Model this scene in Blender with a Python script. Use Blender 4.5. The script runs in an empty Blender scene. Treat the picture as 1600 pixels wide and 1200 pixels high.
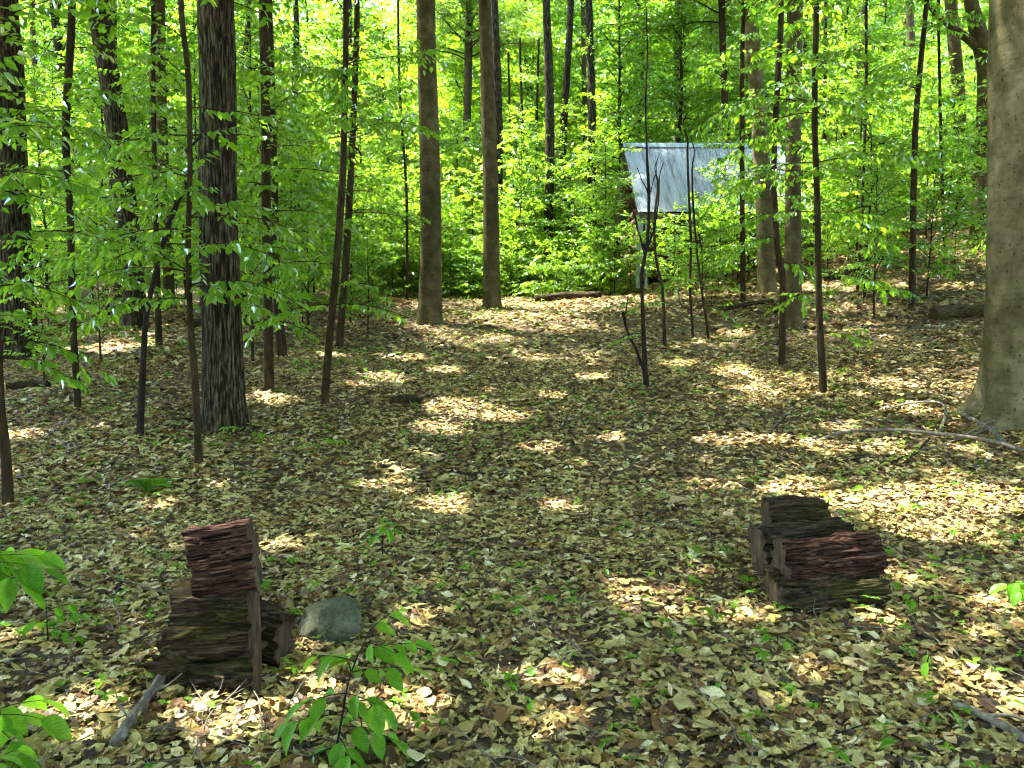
import bpy, math, random
import numpy as np
from mathutils import Vector, Matrix

# ---------------------------------------------------------------- camera, sky, sun, exposure
scene = bpy.context.scene
CAM_Z, PITCH, F_PX = 1.6, math.radians(4.5), 1200.0      # f in pixels of the 1600 px wide photograph
cam_data = bpy.data.cameras.new('camera')
cam_data.sensor_width = 36.0
cam_data.lens = 36.0 * F_PX / 1600.0
cam_data.clip_start = 0.05
cam_data.clip_end = 600
cam = bpy.data.objects.new('camera', cam_data)
scene.collection.objects.link(cam)
cam.location = (0, 0, CAM_Z)
cam.rotation_euler = (math.radians(90) - PITCH, 0, 0)
scene.camera = cam

SUN_EL, SUN_AZ = math.radians(66), math.radians(-62)      # azimuth from +Y towards +X (from the left, a little ahead)
world = bpy.data.worlds.new('World')
scene.world = world
world.use_nodes = True
wn = world.node_tree
wn.nodes.clear()
sky = wn.nodes.new('ShaderNodeTexSky')
sky.sky_type = 'NISHITA'
sky.sun_disc = False
sky.sun_elevation = SUN_EL
sky.sun_rotation = SUN_AZ
bg = wn.nodes.new('ShaderNodeBackground')
bg.inputs['Strength'].default_value = 0.15
wo = wn.nodes.new('ShaderNodeOutputWorld')
wn.links.new(sky.outputs[0], bg.inputs['Color'])
wn.links.new(bg.outputs[0], wo.inputs['Surface'])

sun_data = bpy.data.lights.new('sun', 'SUN')
sun_data.energy = 4.2
sun_data.angle = math.radians(0.55)
sun_data.color = (1.0, 0.965, 0.92)
sun = bpy.data.objects.new('sun', sun_data)
scene.collection.objects.link(sun)
sdir = Vector((math.sin(SUN_AZ) * math.cos(SUN_EL), math.cos(SUN_AZ) * math.cos(SUN_EL), math.sin(SUN_EL)))
sun.rotation_euler = (-sdir).to_track_quat('-Z', 'Y').to_euler()
sun.location = (5, 20, 40)

vs = scene.view_settings
vs.view_transform = 'Standard'
vs.look = 'None'
vs.exposure = 3.6
vs.gamma = 1.0
vs.use_curve_mapping = False
cy = scene.cycles
cy.max_bounces = 5
cy.diffuse_bounces = 4
cy.glossy_bounces = 1
cy.transmission_bounces = 4
cy.use_adaptive_sampling = True
cy.adaptive_threshold = 0.04
cy.adaptive_min_samples = 24
cy.filter_width = 1.15
cy.use_denoising = True
cy.sample_clamp_indirect = 6.0
cy.caustics_reflective = False
cy.caustics_refractive = False

C = scene.collection
UP = np.array([0, 0, 1.0])

# ---------------------------------------------------------------- helpers
def hash3(ix, iy, iz, seed=0):
    n = (ix.astype(np.int64) * 73856093) ^ (iy.astype(np.int64) * 19349663) ^ (iz.astype(np.int64) * 83492791) ^ (seed * 2654435761)
    n = n & 0xffffffff
    n = ((n ^ (n >> 15)) * 2246822519) & 0xffffffff
    n = ((n ^ (n >> 13)) * 3266489917) & 0xffffffff
    n = n ^ (n >> 16)
    return n / 4294967295.0

def vnoise(x, y, z, seed=0):
    x, y, z = np.broadcast_arrays(np.asarray(x, float), np.asarray(y, float), np.asarray(z, float))
    ix, iy, iz = np.floor(x), np.floor(y), np.floor(z)
    fx, fy, fz = x - ix, y - iy, z - iz
    fx, fy, fz = [f * f * (3 - 2 * f) for f in (fx, fy, fz)]
    out = 0
    for dx in (0, 1):
        for dy in (0, 1):
            for dz in (0, 1):
                w = (fx if dx else 1 - fx) * (fy if dy else 1 - fy) * (fz if dz else 1 - fz)
                out = out + w * hash3(ix + dx, iy + dy, iz + dz, seed)
    return out * 2 - 1

def fbm(x, y, z, seed=0, octv=3):
    s, a, t = 0, 1.0, 0
    for o in range(octv):
        s = s + a * vnoise(x * 2 ** o, y * 2 ** o, z * 2 ** o, seed + o)
        t += a
        a *= 0.5
    return s / t

PY = np.array([-60, -20, 0, 3, 6, 8, 12, 16, 20, 22.0, 24, 28, 34, 45, 70, 120, 300])
PZ = np.array([-1.2, -.4, 0, 0, .10, .33, .85, 1.42, 2.12, 2.36, 2.38, 2.4, 3.4, 6.4, 13, 24, 40])

def terrain(x, y):
    x = np.asarray(x, float)
    y = np.asarray(y, float)
    z = (np.interp(y - .8, PY, PZ) + np.interp(y, PY, PZ) * 2 + np.interp(y + .8, PY, PZ)) / 4
    r = np.clip(x - .6, 0, 16) / 11.4
    z = z + np.clip(y, 0, 30) / 20 * 1.55 * r ** 1.35
    l = np.clip(-x - 4, 0, 14) / 10
    z = z - 0.25 * l * np.clip(y - 10, 0, 12) / 12
    k = np.clip((y - 2) / 10, .25, 1)
    z = z + k * 0.10 * fbm(x * .35, y * .35, 0, 5, 2) + .025 * fbm(x * 1.6, y * 1.6, 3, 9, 2)
    return z

CP, SP = math.cos(PITCH), math.sin(PITCH)

def ray(px, py):
    X, Y = (px - 800) / F_PX, (600 - py) / F_PX
    return np.array([X, CP + Y * SP, -SP + Y * CP])

def ground_at(px, py):
    d = ray(px, py)
    t = np.linspace(1.5, 90, 6000)
    P = np.outer(t, d)
    h = P[:, 2] + CAM_Z - terrain(P[:, 0], P[:, 1])
    i = int(np.argmax(h < 0)) if (h < 0).any() else len(t) - 1
    p = P[i]
    return np.array([p[0], p[1], float(terrain(p[0], p[1]))])

def at_depth(px, py, yw):
    d = ray(px, py)
    t = yw / d[1]
    return np.array([d[0] * t, yw, CAM_Z + d[2] * t])

def mesh_from(name, verts, faces, mats, midx=None, smooth=True):
    """faces: list of int arrays, each (n, k)"""
    me = bpy.data.meshes.new(name)
    verts = np.asarray(verts, np.float32)
    if not isinstance(faces, list):
        faces = [faces]
    faces = [np.asarray(f, np.int32) for f in faces if len(f)]
    nl = sum(f.size for f in faces)
    nf = sum(len(f) for f in faces)
    me.vertices.add(len(verts))
    me.vertices.foreach_set('co', verts.ravel())
    me.loops.add(nl)
    me.loops.foreach_set('vertex_index', np.concatenate([f.ravel() for f in faces]))
    me.polygons.add(nf)
    tot = np.concatenate([np.full(len(f), f.shape[1], np.int32) for f in faces])
    st = np.concatenate([[0], np.cumsum(tot)[:-1]]).astype(np.int32)
    me.polygons.foreach_set('loop_start', st)
    if midx is not None:
        me.polygons.foreach_set('material_index', np.asarray(midx, np.int32))
    me.polygons.foreach_set('use_smooth', np.full(nf, smooth, bool))
    for m in (mats if isinstance(mats, (list, tuple)) else [mats]):
        me.materials.append(m)
    me.update()
    me.validate()
    return me

def obj(name, me, parent=None, loc=(0, 0, 0), rot=None, scale=None, kind=None):
    o = bpy.data.objects.new(name, me)
    C.objects.link(o)
    if parent is not None:
        o.parent = parent
    o.location = loc
    if rot is not None:
        o.rotation_euler = rot
    if scale is not None:
        o.scale = scale
    if kind:
        o['kind'] = kind
    return o

def tag(o, label, cat, group=None):
    o['label'] = label
    o['category'] = cat
    if group:
        o['group'] = group
    return o

def empty(name, loc, label, cat, group=None, rz=0):
    o = bpy.data.objects.new(name, None)
    o.empty_display_size = 0.1
    C.objects.link(o)
    o.location = loc
    o.rotation_euler = (0, 0, rz)
    return tag(o, label, cat, group)

def unit(v):
    v = np.asarray(v, float)
    return v / (np.linalg.norm(v, axis=-1, keepdims=True) + 1e-9)

class MB:
    def __init__(self):
        self.v, self.q, self.t, self.n = [], [], [], 0
    def add(self, v, q=None, t=None):
        self.v.append(np.asarray(v, float))
        if q is not None and len(q):
            self.q.append(np.asarray(q) + self.n)
        if t is not None and len(t):
            self.t.append(np.asarray(t) + self.n)
        self.n += len(v)
    def mesh(self, name, mat, smooth=True):
        f = []
        if self.q:
            f.append(np.concatenate(self.q))
        if self.t:
            f.append(np.concatenate(self.t))
        return mesh_from(name, np.concatenate(self.v), f, mat, smooth=smooth)

def tube(pts, rad, segs=8, disp=None, cap=True):
    pts = np.asarray(pts, float)
    rad = np.asarray(rad, float)
    n = len(pts)
    tan = unit(np.gradient(pts, axis=0))
    ref = np.array([1.0, 0, 0]) if abs(tan[0][0]) < .8 else np.array([0, 1.0, 0])
    V = np.zeros((n, segs, 3))
    th = np.arange(segs) / segs * 2 * math.pi
    for i in range(n):
        a = unit(ref - tan[i] * np.dot(ref, tan[i]))
        b = np.cross(tan[i], a)
        ref = a
        r = rad[i] if disp is None else rad[i] * disp[i]
        V[i] = pts[i] + np.outer(np.cos(th) * r, a) + np.outer(np.sin(th) * r, b)
    i0 = (np.arange(n - 1)[:, None] * segs + np.arange(segs)[None, :])
    i1 = (np.arange(n - 1)[:, None] * segs + (np.arange(segs)[None, :] + 1) % segs)
    q = np.stack([i0, i1, i1 + segs, i0 + segs], -1).reshape(-1, 4)
    v = V.reshape(-1, 3)
    t = []
    if cap:
        v = np.vstack([v, pts[:1], pts[-1:]])
        s = np.arange(segs)
        t = np.vstack([np.stack([(s + 1) % segs, s, np.full(segs, n * segs)], -1),
                       np.stack([(n - 1) * segs + s, (n - 1) * segs + (s + 1) % segs, np.full(segs, n * segs + 1)], -1)])
    return v, q, t

def resample(pts, n):
    """smooth Catmull-Rom through control points"""
    pts = np.asarray(pts, float)
    if len(pts) < 3:
        t = np.linspace(0, 1, n)[:, None]
        return pts[0] * (1 - t) + pts[-1] * t
    P = np.vstack([2 * pts[0] - pts[1], pts, 2 * pts[-1] - pts[-2]])
    d = np.concatenate([[0], np.cumsum(np.linalg.norm(np.diff(pts, axis=0), axis=1))])
    u = np.interp(np.linspace(0, d[-1], n), d, np.arange(len(pts)))
    k = np.minimum(u.astype(int), len(pts) - 2)
    f = (u - k)[:, None]
    p0, p1, p2, p3 = P[k], P[k + 1], P[k + 2], P[k + 3]
    return .5 * (2 * p1 + (p2 - p0) * f + (2 * p0 - 5 * p1 + 4 * p2 - p3) * f ** 2 + (3 * p1 - p0 - 3 * p2 + p3) * f ** 3)

# ---------------------------------------------------------------- materials
def nt(name):
    m = bpy.data.materials.new(name)
    m.use_nodes = True
    t = m.node_tree
    t.nodes.clear()
    return m, t

def N(t, typ, **kw):
    n = t.nodes.new(typ)
    for k, v in kw.items():
        if k.startswith('i_'):
            n.inputs[k[2:].replace('_', ' ')].default_value = v
        else:
            setattr(n, k, v)
    return n

def ramp(t, src, stops):
    r = t.nodes.new('ShaderNodeValToRGB')
    e = r.color_ramp.elements
    while len(e) < len(stops):
        e.new(0.5)
    for k, (p, c) in enumerate(stops):
        e[k].position = p
        e[k].color = (*c, 1)
    t.links.new(src, r.inputs[0])
    return r

def mix(t, fac, a, b, typ='MIX'):
    m = t.nodes.new('ShaderNodeMix')
    m.data_type = 'RGBA'
    m.blend_type = typ
    for s, v in ((m.inputs[0], fac), (m.inputs[6], a), (m.inputs[7], b)):
        if hasattr(v, 'is_output') or isinstance(v, bpy.types.NodeSocket):
            t.links.new(v, s)
        elif isinstance(v, tuple):
            s.default_value = (*v, 1)
        else:
            s.default_value = v
    return m.outputs[2]

def leaf_material(name, stops_d, stops_t, trans=.5, gloss=.032):
    m, t = nt(name)
    g = N(t, 'ShaderNodeNewGeometry')
    oi = N(t, 'ShaderNodeObjectInfo')
    ma = N(t, 'ShaderNodeMath', operation='MULTIPLY_ADD')
    t.links.new(oi.outputs['Random'], ma.inputs[0])
    ma.inputs[1].default_value = .45
    mm = N(t, 'ShaderNodeMath', operation='MULTIPLY')
    t.links.new(g.outputs['Random Per Island'], mm.inputs[0])
    mm.inputs[1].default_value = .55
    t.links.new(mm.outputs[0], ma.inputs[2])
    rd = ramp(t, ma.outputs[0], stops_d)
    rt = ramp(t, ma.outputs[0], stops_t)
    d = N(t, 'ShaderNodeBsdfDiffuse')
    tr = N(t, 'ShaderNodeBsdfTranslucent')
    t.links.new(rd.outputs[0], d.inputs[0])
    t.links.new(rt.outputs[0], tr.inputs[0])
    mx = N(t, 'ShaderNodeMixShader')
    mx.inputs[0].default_value = trans
    t.links.new(d.outputs[0], mx.inputs[1])
    t.links.new(tr.outputs[0], mx.inputs[2])
    gl = N(t, 'ShaderNodeBsdfGlossy')
    gl.inputs['Roughness'].default_value = .38
    gl.inputs['Color'].default_value = (.9, .95, 1, 1)
    m2 = N(t, 'ShaderNodeMixShader')
    fr = N(t, 'ShaderNodeFresnel')
    fr.inputs[0].default_value = 1.35
    sc = N(t, 'ShaderNodeMath', operation='MULTIPLY')
    t.links.new(fr.outputs[0], sc.inputs[0])
    sc.inputs[1].default_value = gloss * 10
    t.links.new(sc.outputs[0], m2.inputs[0])
    t.links.new(mx.outputs[0], m2.inputs[1])
    t.links.new(gl.outputs[0], m2.inputs[2])
    o = N(t, 'ShaderNodeOutputMaterial')
    t.links.new(m2.outputs[0], o.inputs[0])
    return m

GREEN = leaf_material('green_leaf',
    [(0, (.030, .085, .008)), (.5, (.055, .13, .012)), (1, (.10, .185, .018))],
    [(0, (.18, .42, .008)), (.5, (.30, .56, .012)), (1, (.47, .67, .02))], .55)
CANOPY = leaf_material('canopy_leaf',
    [(0, (.035, .09, .010)), (1, (.07, .14, .014))],
    [(0, (.17, .34, .014)), (1, (.30, .47, .025))], .5)
SEED = leaf_material('seedling_leaf',
    [(0, (.05, .16, .012)), (.5, (.08, .21, .015)), (1, (.12, .26, .02))],
    [(0, (.24, .55, .015)), (1, (.38, .66, .03))], .5, .02)

def add_veins(m):
    """darker side veins and a pale midrib in the leaf's own coordinates"""
    t = m.node_tree
    tc = N(t, 'ShaderNodeTexCoord')
    sx = N(t, 'ShaderNodeSeparateXYZ')
    t.links.new(tc.outputs['Object'], sx.inputs[0])
    def M(op, a, b=None):
        n = N(t, 'ShaderNodeMath', operation=op)
        for k, v in enumerate((a, b)):
            if v is None:
                continue
            if isinstance(v, float):
                n.inputs[k].default_value = v
            else:
                t.links.new(v, n.inputs[k])
        return n.outputs[0]
    ax = M('ABSOLUTE', sx.outputs[0])
    ph = M('MULTIPLY', M('SUBTRACT', sx.outputs[1], M('MULTIPLY', ax, .9)), 62.0)
    wv = M('SINE', ph)
    vr = ramp(t, M('MULTIPLY_ADD', wv, .5), [(.0, (.72, .78, .7)), (.25, (1, 1, 1))])
    vr.inputs[0].links[0].from_node.inputs[2].default_value = .5
    nz = noise(t, tc, 5, (1, 1, 1), 4)
    nr = ramp(t, nz, [(.35, (.72, .78, .6)), (.6, (1.05, 1.02, 1))])
    both = mix(t, 1.0, vr.outputs[0], nr.outputs[0], 'MULTIPLY')
    for n in list(t.nodes):
        if n.type in ('BSDF_DIFFUSE', 'BSDF_TRANSLUCENT'):
            src = n.inputs[0].links[0].from_socket
            t.links.new(mix(t, 1.0, src, both, 'MULTIPLY'), n.inputs[0])
def dead_material():
    m, t = nt('dead_leaf')
    g = N(t, 'ShaderNodeNewGeometry')
    oi = N(t, 'ShaderNodeObjectInfo')
    ad = N(t, 'ShaderNodeMath', operation='ADD')
    t.links.new(g.outputs['Random Per Island'], ad.inputs[0])
    t.links.new(oi.outputs['Random'], ad.inputs[1])
    fr = N(t, 'ShaderNodeMath', operation='FRACT')
    t.links.new(ad.outputs[0], fr.inputs[0])
    r = ramp(t, fr.outputs[0], [(0, (.035, .019, .007)), (.16, (.085, .046, .014)), (.27, (.20, .10, .024)), (.38, (.31, .205, .058)),
                                (.54, (.37, .30, .095)), (.70, (.47, .405, .16)), (.85, (.38, .33, .085)), (.94, (.70, .63, .38)), (1, (.31, .15, .042))])
    tc = N(t, 'ShaderNodeTexCoord')
    nz = N(t, 'ShaderNodeTexNoise', i_Scale=38.0, i_Detail=4.0, i_Roughness=.7)
    t.links.new(tc.outputs['Object'], nz.inputs['Vector'])
    rr = ramp(t, nz.outputs[0], [(.32, (.55, .5, .42)), (.62, (1.05, 1.05, 1.05))])
    gp = N(t, 'ShaderNodeTexNoise', i_Scale=1.1, i_Detail=5.0, i_Roughness=.65)     # decayed, damp patches of the litter
    t.links.new(g.outputs['Position'], gp.inputs['Vector'])
    gr = ramp(t, gp.outputs[0], [(.34, (.60, .52, .42)), (.48, (1.0, .97, .88)), (.66, (1.22, 1.18, 1.05))])
    col = mix(t, 1.0, r.outputs[0], rr.outputs[0], 'MULTIPLY')
    col = mix(t, 1.0, col, gr.outputs[0], 'MULTIPLY')
    d = N(t, 'ShaderNodeBsdfPrincipled')
    t.links.new(col, d.inputs['Base Color'])
    d.inputs['Roughness'].default_value = .55
    d.inputs['Specular IOR Level'].default_value = .35
    bp = N(t, 'ShaderNodeBump')
    bp.inputs['Strength'].default_value = .35
    bp.inputs['Distance'].default_value = .01
    t.links.new(nz.outputs[0], bp.inputs['Height'])
    t.links.new(bp.outputs[0], d.inputs['Normal'])
    tr = N(t, 'ShaderNodeBsdfTranslucent')
    t.links.new(col, tr.inputs[0])
    mx = N(t, 'ShaderNodeMixShader')
    mx.inputs[0].default_value = .18
    t.links.new(d.outputs[0], mx.inputs[1])
    t.links.new(tr.outputs[0], mx.inputs[2])
    o = N(t, 'ShaderNodeOutputMaterial')
    t.links.new(mx.outputs[0], o.inputs[0])
    return m
DEAD = dead_material()

def solid(name, build, rough=.85, bump=None, spec=.25):
    m, t = nt(name)
    tc = N(t, 'ShaderNodeTexCoord')
    col, h = build(t, tc)
    p = N(t, 'ShaderNodeBsdfPrincipled')
    p.inputs['Roughness'].default_value = rough
    p.inputs['Specular IOR Level'].default_value = spec
    if isinstance(col, tuple):
        p.inputs['Base Color'].default_value = (*col, 1)
    else:
        t.links.new(col, p.inputs['Base Color'])
    if h is not None and bump:
        b = N(t, 'ShaderNodeBump')
        b.inputs['Strength'].default_value = bump[0]
        b.inputs['Distance'].default_value = bump[1]
        t.links.new(h, b.inputs['Height'])
        t.links.new(b.outputs[0], p.inputs['Normal'])
    o = N(t, 'ShaderNodeOutputMaterial')
    t.links.new(p.outputs[0], o.inputs[0])
    return m

def noise(t, tc, sc, vec=(1, 1, 1), detail=5, rough=.6, coord='Object'):
    mp = N(t, 'ShaderNodeMapping')
    mp.inputs['Scale'].default_value = vec
    t.links.new(tc.outputs[coord], mp.inputs[0])
    n = N(t, 'ShaderNodeTexNoise', i_Scale=float(sc), i_Detail=float(detail), i_Roughness=rough)
    t.links.new(mp.outputs[0], n.inputs['Vector'])
    return n.outputs[0]

def b_rough(t, tc):
    a = noise(t, tc, 42, (1, 1, .13))
    b = noise(t, tc, 3, (1, 1, .5))
    c1 = ramp(t, a, [(.38, (.006, .004, .002)), (.50, (.025, .018, .010)), (.66, (.105, .082, .052))])
    c2 = ramp(t, b, [(.4, (1, 1, 1)), (.7, (.75, .95, .55))])
    return mix(t, 1.0, c1.outputs[0], c2.outputs[0], 'MULTIPLY'), a
ROUGH = solid('rough_bark', b_rough, .9, (.8, .03), .06)

def b_beech(t, tc):
    a = noise(t, tc, 5, (1, 1, .8), 6)
    c = ramp(t, a, [(.3, (.038, .030, .013)), (.5, (.068, .055, .025)), (.7, (.108, .089, .045))])
    s = noise(t, tc, 34, (1, 1, .55), 3)
    sp = ramp(t, s, [(.30, (.28, .25, .20)), (.40, (1, 1, 1))])
    h = noise(t, tc, 12, (.6, .6, 1.8), 5)
    hb = ramp(t, h, [(.3, (.72, .71, .68)), (.5, (1, 1, 1))])
    w = noise(t, tc, 1.6, (1, 1, .35), 4)
    ws = ramp(t, w, [(.38, (.62, .66, .5)), (.6, (1.06, 1.05, 1.0))])
    x = mix(t, 1.0, c.outputs[0], sp.outputs[0], 'MULTIPLY')
    x = mix(t, 1.0, x, hb.outputs[0], 'MULTIPLY')
    return mix(t, .9, x, ws.outputs[0], 'MULTIPLY'), h
BEECH = solid('beech_bark', b_beech, .8, (.35, .012), .06)

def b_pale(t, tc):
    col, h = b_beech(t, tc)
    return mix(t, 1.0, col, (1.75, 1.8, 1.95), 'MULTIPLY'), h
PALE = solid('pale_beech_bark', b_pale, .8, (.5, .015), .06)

def b_sap(t, tc):
    a = noise(t, tc, 18, (1, 1, .3), 4)
    c = ramp(t, a, [(.3, (.012, .008, .003)), (.55, (.031, .0205, .0085)), (.75, (.062, .045, .021))])
    return c.outputs[0], a
SAP = solid('sapling_bark', b_sap, .85, (.4, .006), .06)

def b_darksap(t, tc):
    a = noise(t, tc, 20, (1, 1, .35), 4)
    c = ramp(t, a, [(.3, (.008, .006, .004)), (.6, (.022, .016, .011)), (.8, (.045, .035, .025))])
    return c.outputs[0], a
DARKSAP = solid('dark_sapling_bark', b_darksap, .85, (.4, .006), .06)

def b_rot(t, tc):
    a = noise(t, tc, 75, (.06, 1, 1), 6, .75)
    b = noise(t, tc, 6, (.6, 1, 1), 4)
    c = ramp(t, a, [(.40, (.004, .002, .001)), (.47, (.032, .017, .011)), (.56, (.095, .050, .032)), (.70, (.25, .17, .115))])
    k = ramp(t, b, [(.35, (.45, .40, .36)), (.62, (1.1, 1.0, .95))])
    return mix(t, 1.0, c.outputs[0], k.outputs[0], 'MULTIPLY'), a
ROT = solid('rotten_wood', b_rot, .85, (1.0, .02), .06)

def b_rotdark(t, tc):
    a = noise(t, tc, 70, (.06, 1, 1), 6, .75)
    b = noise(t, tc, 6, (.6, 1, 1), 4)
    c = ramp(t, a, [(.36, (.005, .003, .002)), (.5, (.032, .021, .012)), (.68, (.125, .085, .050))])
    k = ramp(t, b, [(.42, (1, 1, 1)), (.66, (.75, 1.05, .4))])
    return mix(t, 1.0, c.outputs[0], k.outputs[0], 'MULTIPLY'), a
ROTDARK = solid('dark_weathered_wood', b_rotdark, .9, (1.0, .02), .06)

def b_moss(t, tc):
    a = noise(t, tc, 45, (.3, 1, 1), 7, .8)
    b = noise(t, tc, 7, (1, 1, 1), 5)
    c = ramp(t, a, [(.40, (.006, .004, .002)), (.5, (.050, .034, .016)), (.68, (.165, .12, .06))])
    k = ramp(t, b, [(.46, (0, 0, 0)), (.66, (.8, .8, .8))])
    return mix(t, k.outputs[0], c.outputs[0], (.05, .056, .012)), a
MOSSLOG = solid('mossy_wood', b_moss, .95, (1.0, .025), .06)

def b_end(t, tc):
    a = noise(t, tc, 30, (1, 1, .15), 5)
    b = noise(t, tc, 9, (1, 1, 1), 4)
    c = ramp(t, a, [(.3, (.014, .008, .003)), (.55, (.062, .038, .016)), (.75, (.13, .088, .040))])
    k = ramp(t, b, [(.35, (.6, .6, .6)), (.6, (1, 1, 1))])
    return mix(t, 1.0, c.outputs[0], k.outputs[0], 'MULTIPLY'), a
CUTEND = solid('cut_wood_end', b_end, .9, (.7, .01))

def b_rock(t, tc):
    a = noise(t, tc, 9, detail=8)
    b = noise(t, tc, 70, detail=3)
    c = ramp(t, a, [(.3, (.036, .041, .020)), (.5, (.068, .072, .040)), (.7, (.115, .115, .072))])
    k = ramp(t, b, [(.3, (.6, .6, .6)), (.6, (1.05, 1.05, 1.05))])
    return mix(t, 1.0, c.outputs[0], k.outputs[0], 'MULTIPLY'), a
ROCK = solid('rock', b_rock, .9, (.8, .02), .06)

def b_stick(t, tc):
    a = noise(t, tc, 25, detail=5)
    c = ramp(t, a, [(.3, (.045, .034, .022)), (.55, (.13, .108, .075)), (.75, (.26, .232, .175))])
    return c.outputs[0], a
STICK = solid('weathered_stick', b_stick, .85, (.6, .006))

def b_soil(t, tc):
    a = noise(t, tc, 30, detail=8, rough=.75)
    b = noise(t, tc, 1.2, detail=3)
    c = ramp(t, a, [(.34, (.018, .012, .006)), (.47, (.07, .046, .02)), (.58, (.17, .12, .05)), (.72, (.34, .26, .12))])
    k = ramp(t, b, [(.35, (.8, .8, .7)), (.65, (1.05, 1.05, 1.0))])
    return mix(t, 1.0, c.outputs[0], k.outputs[0], 'MULTIPLY'), a
SOIL = solid('forest_soil', b_soil, .95, (.8, .04))

def b_metal(t, tc):
    a = noise(t, tc, 1.3, (1, .25, .25), 5)
    c = ramp(t, a, [(.3, (.15, .19, .195)), (.55, (.23, .275, .28)), (.75, (.30, .35, .352))])
    s = noise(t, tc, 7, (1, .08, .08), 4)
    k = ramp(t, s, [(.36, (.50, .50, .45)), (.52, (1, 1, 1))])
    return mix(t, 1.0, c.outputs[0], k.outputs[0], 'MULTIPLY'), s
METAL = solid('galvanised_roof', b_metal, .55, None, .3)

def b_log(t, tc):
    a = noise(t, tc, 14, (.15, 1, 1), 5)
    c = ramp(t, a, [(.3, (.035, .014, .008)), (.55, (.09, .038, .02)), (.75, (.15, .07, .035))])
    return c.outputs[0], a
CABINLOG = solid('stained_log', b_log, .8, (.5, .01))
def b_fascia(t, tc):
    a = noise(t, tc, 12, (.1, 1, 1), 4)
    return ramp(t, a, [(.3, (.05, .04, .03)), (.7, (.13, .11, .085))]).outputs[0], a
FASCIA = solid('dark_board', b_fascia, .85, (.4, .005))
def b_post(t, tc):
    a = noise(t, tc, 10, (1, 1, .1), 4)
    return ramp(t, a, [(.3, (.28, .33, .34)), (.7, (.45, .5, .5))]).outputs[0], a
POST = solid('pale_grey_paint', b_post, .6, (.2, .003))

add_veins(SEED)

# ---------------------------------------------------------------- gaps cut into the canopy to place sun patches on the floor
GAPS = [(730, 640, .55), (690, 668, .35), (660, 720, .2), (620, 735, .16), (790, 652, .3), (1440, 790, .5), (1360, 800, .35), (1545, 780, .4), (1470, 830, .3),
        (1250, 772, .2), (600, 592, .32), (560, 602, .2), (700, 580, .25), (430, 625, .26), (392, 620, .2), (260, 790, .13), (350, 765, .11), (440, 855, .14),
        (640, 1110, .10), (360, 1120, .15), (415, 1090, .1), (1592, 955, .14), (1560, 1085, .18), (1170, 690, .2), (1120, 690, .15), (960, 685, .14),
        (880, 795, .12), (700, 795, .22), (850, 700, .15), (1060, 570, .22), (1150, 582, .25), (1180, 610, .2), (1400, 600, .25), (1320, 670, .2), (1290, 700, .22),
        (1385, 705, .15), (1480, 742, .12), (930, 590, .22), (870, 620, .15), (1000, 470, .4), (950, 474, .45), (180, 545, .5), (225, 540, .3), (130, 545, .3), (70, 572, .18),
        (35, 680, .2), (1500, 450, .5), (1475, 420, .4), (1400, 450, .35), (985, 940, .09), (1022, 935, .08), (915, 1068, .07), (852, 1060, .06), (352, 940, .07), (1150, 520, .3),
        (640, 560, .3), (520, 555, .25), (1420, 640, .2), (1230, 690, .15), (580, 760, .1), (1100, 760, .1), (840, 560, .2), (120, 1120, .1), (500, 1080, .08), (1180, 960, .09), (30, 1000, .08)]
GAP_P = np.array([ground_at(x, y) for x, y, r in GAPS])
GAP_R = np.array([r for x, y, r in GAPS])
_rg = np.random.default_rng(3)
_e = [(ground_at(_rg.uniform(20, 1580), 480 + 690 * _rg.random() ** .9), _rg.uniform(-.04, .05)) for k in range(70)]      # fine flecks
_e += [(np.array(p), r) for p, r in (((1.6, 22.8, 3.4), 1.2), ((0, 24, 3.6), 1.2), ((-1.8, 23.5, 3.6), 1.2), ((2.6, 24.5, 4.5), 1.0), ((-4, 25, 4), 1.2))]  # wider openings cut to let sun onto the saplings at the back
GAP_P = np.vstack([GAP_P, [p for p, r in _e]])
GAP_R = np.concatenate([GAP_R, [r for p, r in _e]])
SUN_V = np.array(sdir)

def lit_keep(P):
    """False for leaves that would stand in one of the gaps"""
    keep = np.ones(len(P), bool)
    nz = .3 * vnoise(P[:, 0] * 2.5, P[:, 1] * 2.5, P[:, 2] * 2.5, 17)
    cen = P.mean(0)
    Rb = np.linalg.norm(P - cen, axis=1).max()
    for g, r in zip(GAP_P, GAP_R):
        qc = cen - g
        if np.linalg.norm(qc - (qc @ SUN_V) * SUN_V) > Rb + r * 1.3 + .2:
            continue
        q = P - g
        t = q @ SUN_V
        dd = np.linalg.norm(q - t[:, None] * SUN_V, axis=1)
        keep &= ~((t > .3) & (dd < (r * .8 + .12) * (1 + nz)))
    return keep

# ---------------------------------------------------------------- leaves
def leaf_template(fold=.07, droop=.12):
    v = np.array([[0, 0, 0], [-.25, .30, fold], [-.23, .60, fold * .8 - droop * .3], [0, 1.0, -droop], [.23, .60, fold * .8 - droop * .3], [.25, .30, fold]])
    t = np.array([[0, 3, 2], [0, 2, 1], [0, 5, 4], [0, 4, 3]])
    return v, t

LEAF_V, LEAF_T = leaf_template()

def place(tv, tt, P, A, Nn, S, wscale=None):
    """instances of a template: y axis along A, normal near Nn"""
    A = unit(A)
    X = unit(np.cross(A, Nn))
    Z = np.cross(X, A)
    n = len(P)
    S = np.asarray(S)[:, None, None]
    w = np.ones((n, 1, 1)) if wscale is None else np.asarray(wscale)[:, None, None]
    V = P[:, None, :] + S * (w * tv[None, :, 0:1] * X[:, None, :] + tv[None, :, 1:2] * A[:, None, :] + tv[None, :, 2:3] * Z[:, None, :])
    F = tt[None] + (np.arange(n) * len(tv))[:, None, None]
    return V.reshape(-1, 3), F.reshape(-1, tt.shape[1])

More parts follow.
